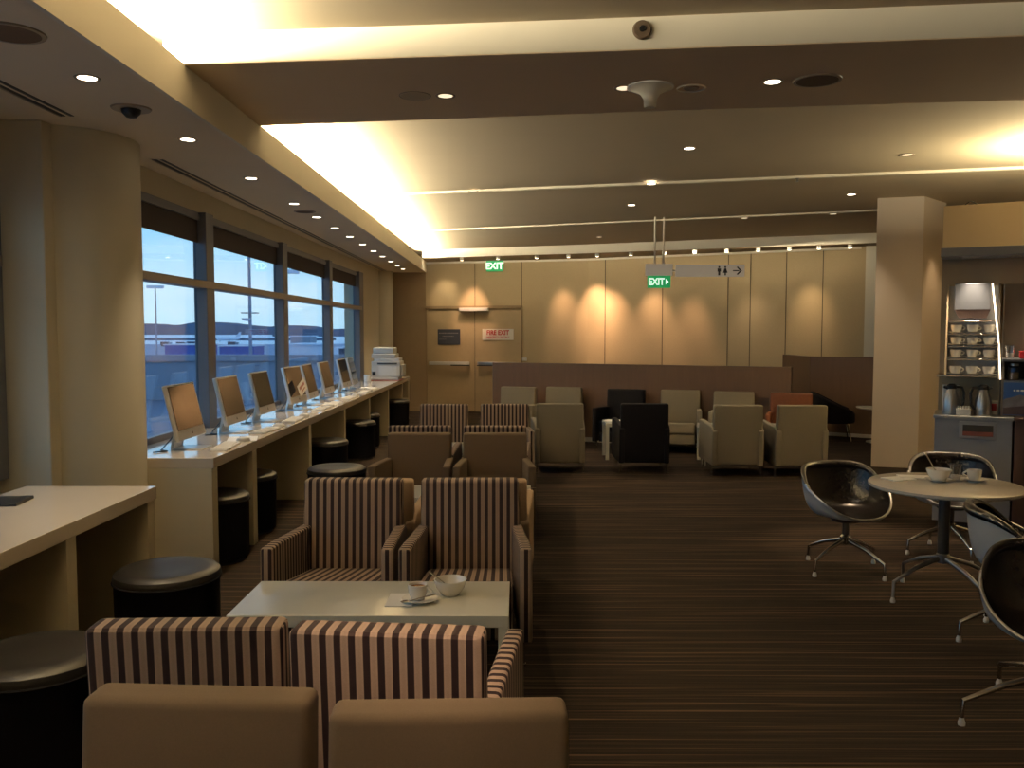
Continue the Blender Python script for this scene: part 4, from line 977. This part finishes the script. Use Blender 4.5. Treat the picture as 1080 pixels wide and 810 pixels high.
# ceiling downlights that really light the lounge; final row is added fill
for x, y, z, lit, lb in CL:
    if lit: spot((x, y, 3.0), (x, y, 0), 30, 80, .8)
for x, y in ((1.39, 4.83),): spot((x, y, 2.86), (x, y, 0), 14, 80, .8)
spot((2.5, 6.15, 3.0), (2.6, 6.25, 0), 100, 34, .6, (1, .70, .42))
spot((-.41, 5.1, 2.86), (-.25, 4.9, 0), 26, 60, .8, (1, .72, .45))
spot((-.2, 3.2, 3.0), (-.25, 2.6, 0), 16, 50, .9, (1, .74, .52))
spot((-.4, 1.0, 3.0), (-.4, 1.4, 0), 2, 80, .9)
for x, y, p in ((.3, 10.9, 20), (2.6, 9.9, 24), (-.4, 8.2, 18), (4.2, 12.0, 22)): spot((x, y, 2.98), (x, y, 0), p, 85, .9)
for x, y in ((.5, -1.5), (3.2, -1.2), (5.5, .8), (5.6, 3.0), (2.6, 1.2), (4.6, 5.5)): spot((x, y, 3.0), (x, y, 0), 26, 100, .8)  # unseen fill spots added behind the camera and out of view at right
# fill strips added at the cornice, standing in for ceiling bounce on the wall
for W, A, s0, s1, p in ((W1, A1, 0.1, L1, 10), (W2, A2, 0.0, L2, 16)):
    a = area((0, 0, 0), (0, 0, 0), s1-s0, .05, p, WARM); a.location = onw(W, A, (s0+s1)/2, .75, 2.89); a.rotation_euler = (R(28), 0, A)
spot((-.05, 1.05, 2.95), (-.20, 2.32, .60), 120, 24, 1.0, (1, .66, .46))
# buffet lights
spot(bl(.2, .22, 2.12), bl(.15, .30, 1.2), 26, 74, .8)
spot(bl(.8, .22, 2.12), bl(.8, .25, 1.0), 10, 90, .8)
spot((4.95, 9.75, 2.9), (4.85, 10.15, 1.2), 16, 50, .8, (1, .68, .36))

w = bpy.data.worlds.new('dusk_sky'); sc.world = w; w.use_nodes = True
nt = w.node_tree; N = nt.nodes; L = nt.links; bg = N['Background']
tc = N.new('ShaderNodeTexCoord'); sp = N.new('ShaderNodeSeparateXYZ'); L.new(tc.outputs['Generated'], sp.inputs[0])
rp = N.new('ShaderNodeValToRGB'); e = rp.color_ramp.elements
e[0].position = 0.0; e[0].color = (0.58, 0.83, 0.93, 1); e[1].position = .55; e[1].color = (0.20, 0.42, 0.75, 1)
k = e.new(.10); k.color = (0.44, 0.74, 0.93, 1)
L.new(sp.outputs['Z'], rp.inputs[0])
nz = N.new('ShaderNodeTexNoise'); nz.inputs['Scale'].default_value = 3; nz.inputs['Detail'].default_value = 5
mp = N.new('ShaderNodeMapping'); mp.inputs['Scale'].default_value = (1, 1, 4); L.new(tc.outputs['Generated'], mp.inputs[0]); L.new(mp.outputs[0], nz.inputs['Vector'])
mr = N.new('ShaderNodeMapRange'); mr.inputs['From Min'].default_value = .45; mr.inputs['From Max'].default_value = .75; L.new(nz.outputs['Fac'], mr.inputs['Value'])
mx = N.new('ShaderNodeMix'); mx.data_type = 'RGBA'; mx.inputs[7].default_value = (0.80, 0.90, 0.95, 1)
L.new(mr.outputs[0], mx.inputs[0]); L.new(rp.outputs[0], mx.inputs[6]); L.new(mx.outputs[2], bg.inputs['Color'])
bg.inputs['Strength'].default_value = 1.75

# ------------------------------------------------------------------ camera
cd = bpy.data.cameras.new('camera'); cam = bpy.data.objects.new('camera', cd); COL.objects.link(cam)
cd.sensor_width = 36; cd.lens = 920/1080*36; cd.clip_start = .05; cd.clip_end = 6000
cam.location = (0, 0, 1.55); cam.rotation_euler = (PI/2-math.atan(55/920), 0, math.atan(5/920))
sc.camera = cam
sc.view_settings.view_transform = 'Standard'
sc.cycles.max_bounces = 6; sc.cycles.diffuse_bounces = 4; sc.cycles.transparent_max_bounces = 12
sc.cycles.sample_clamp_indirect = 4.0
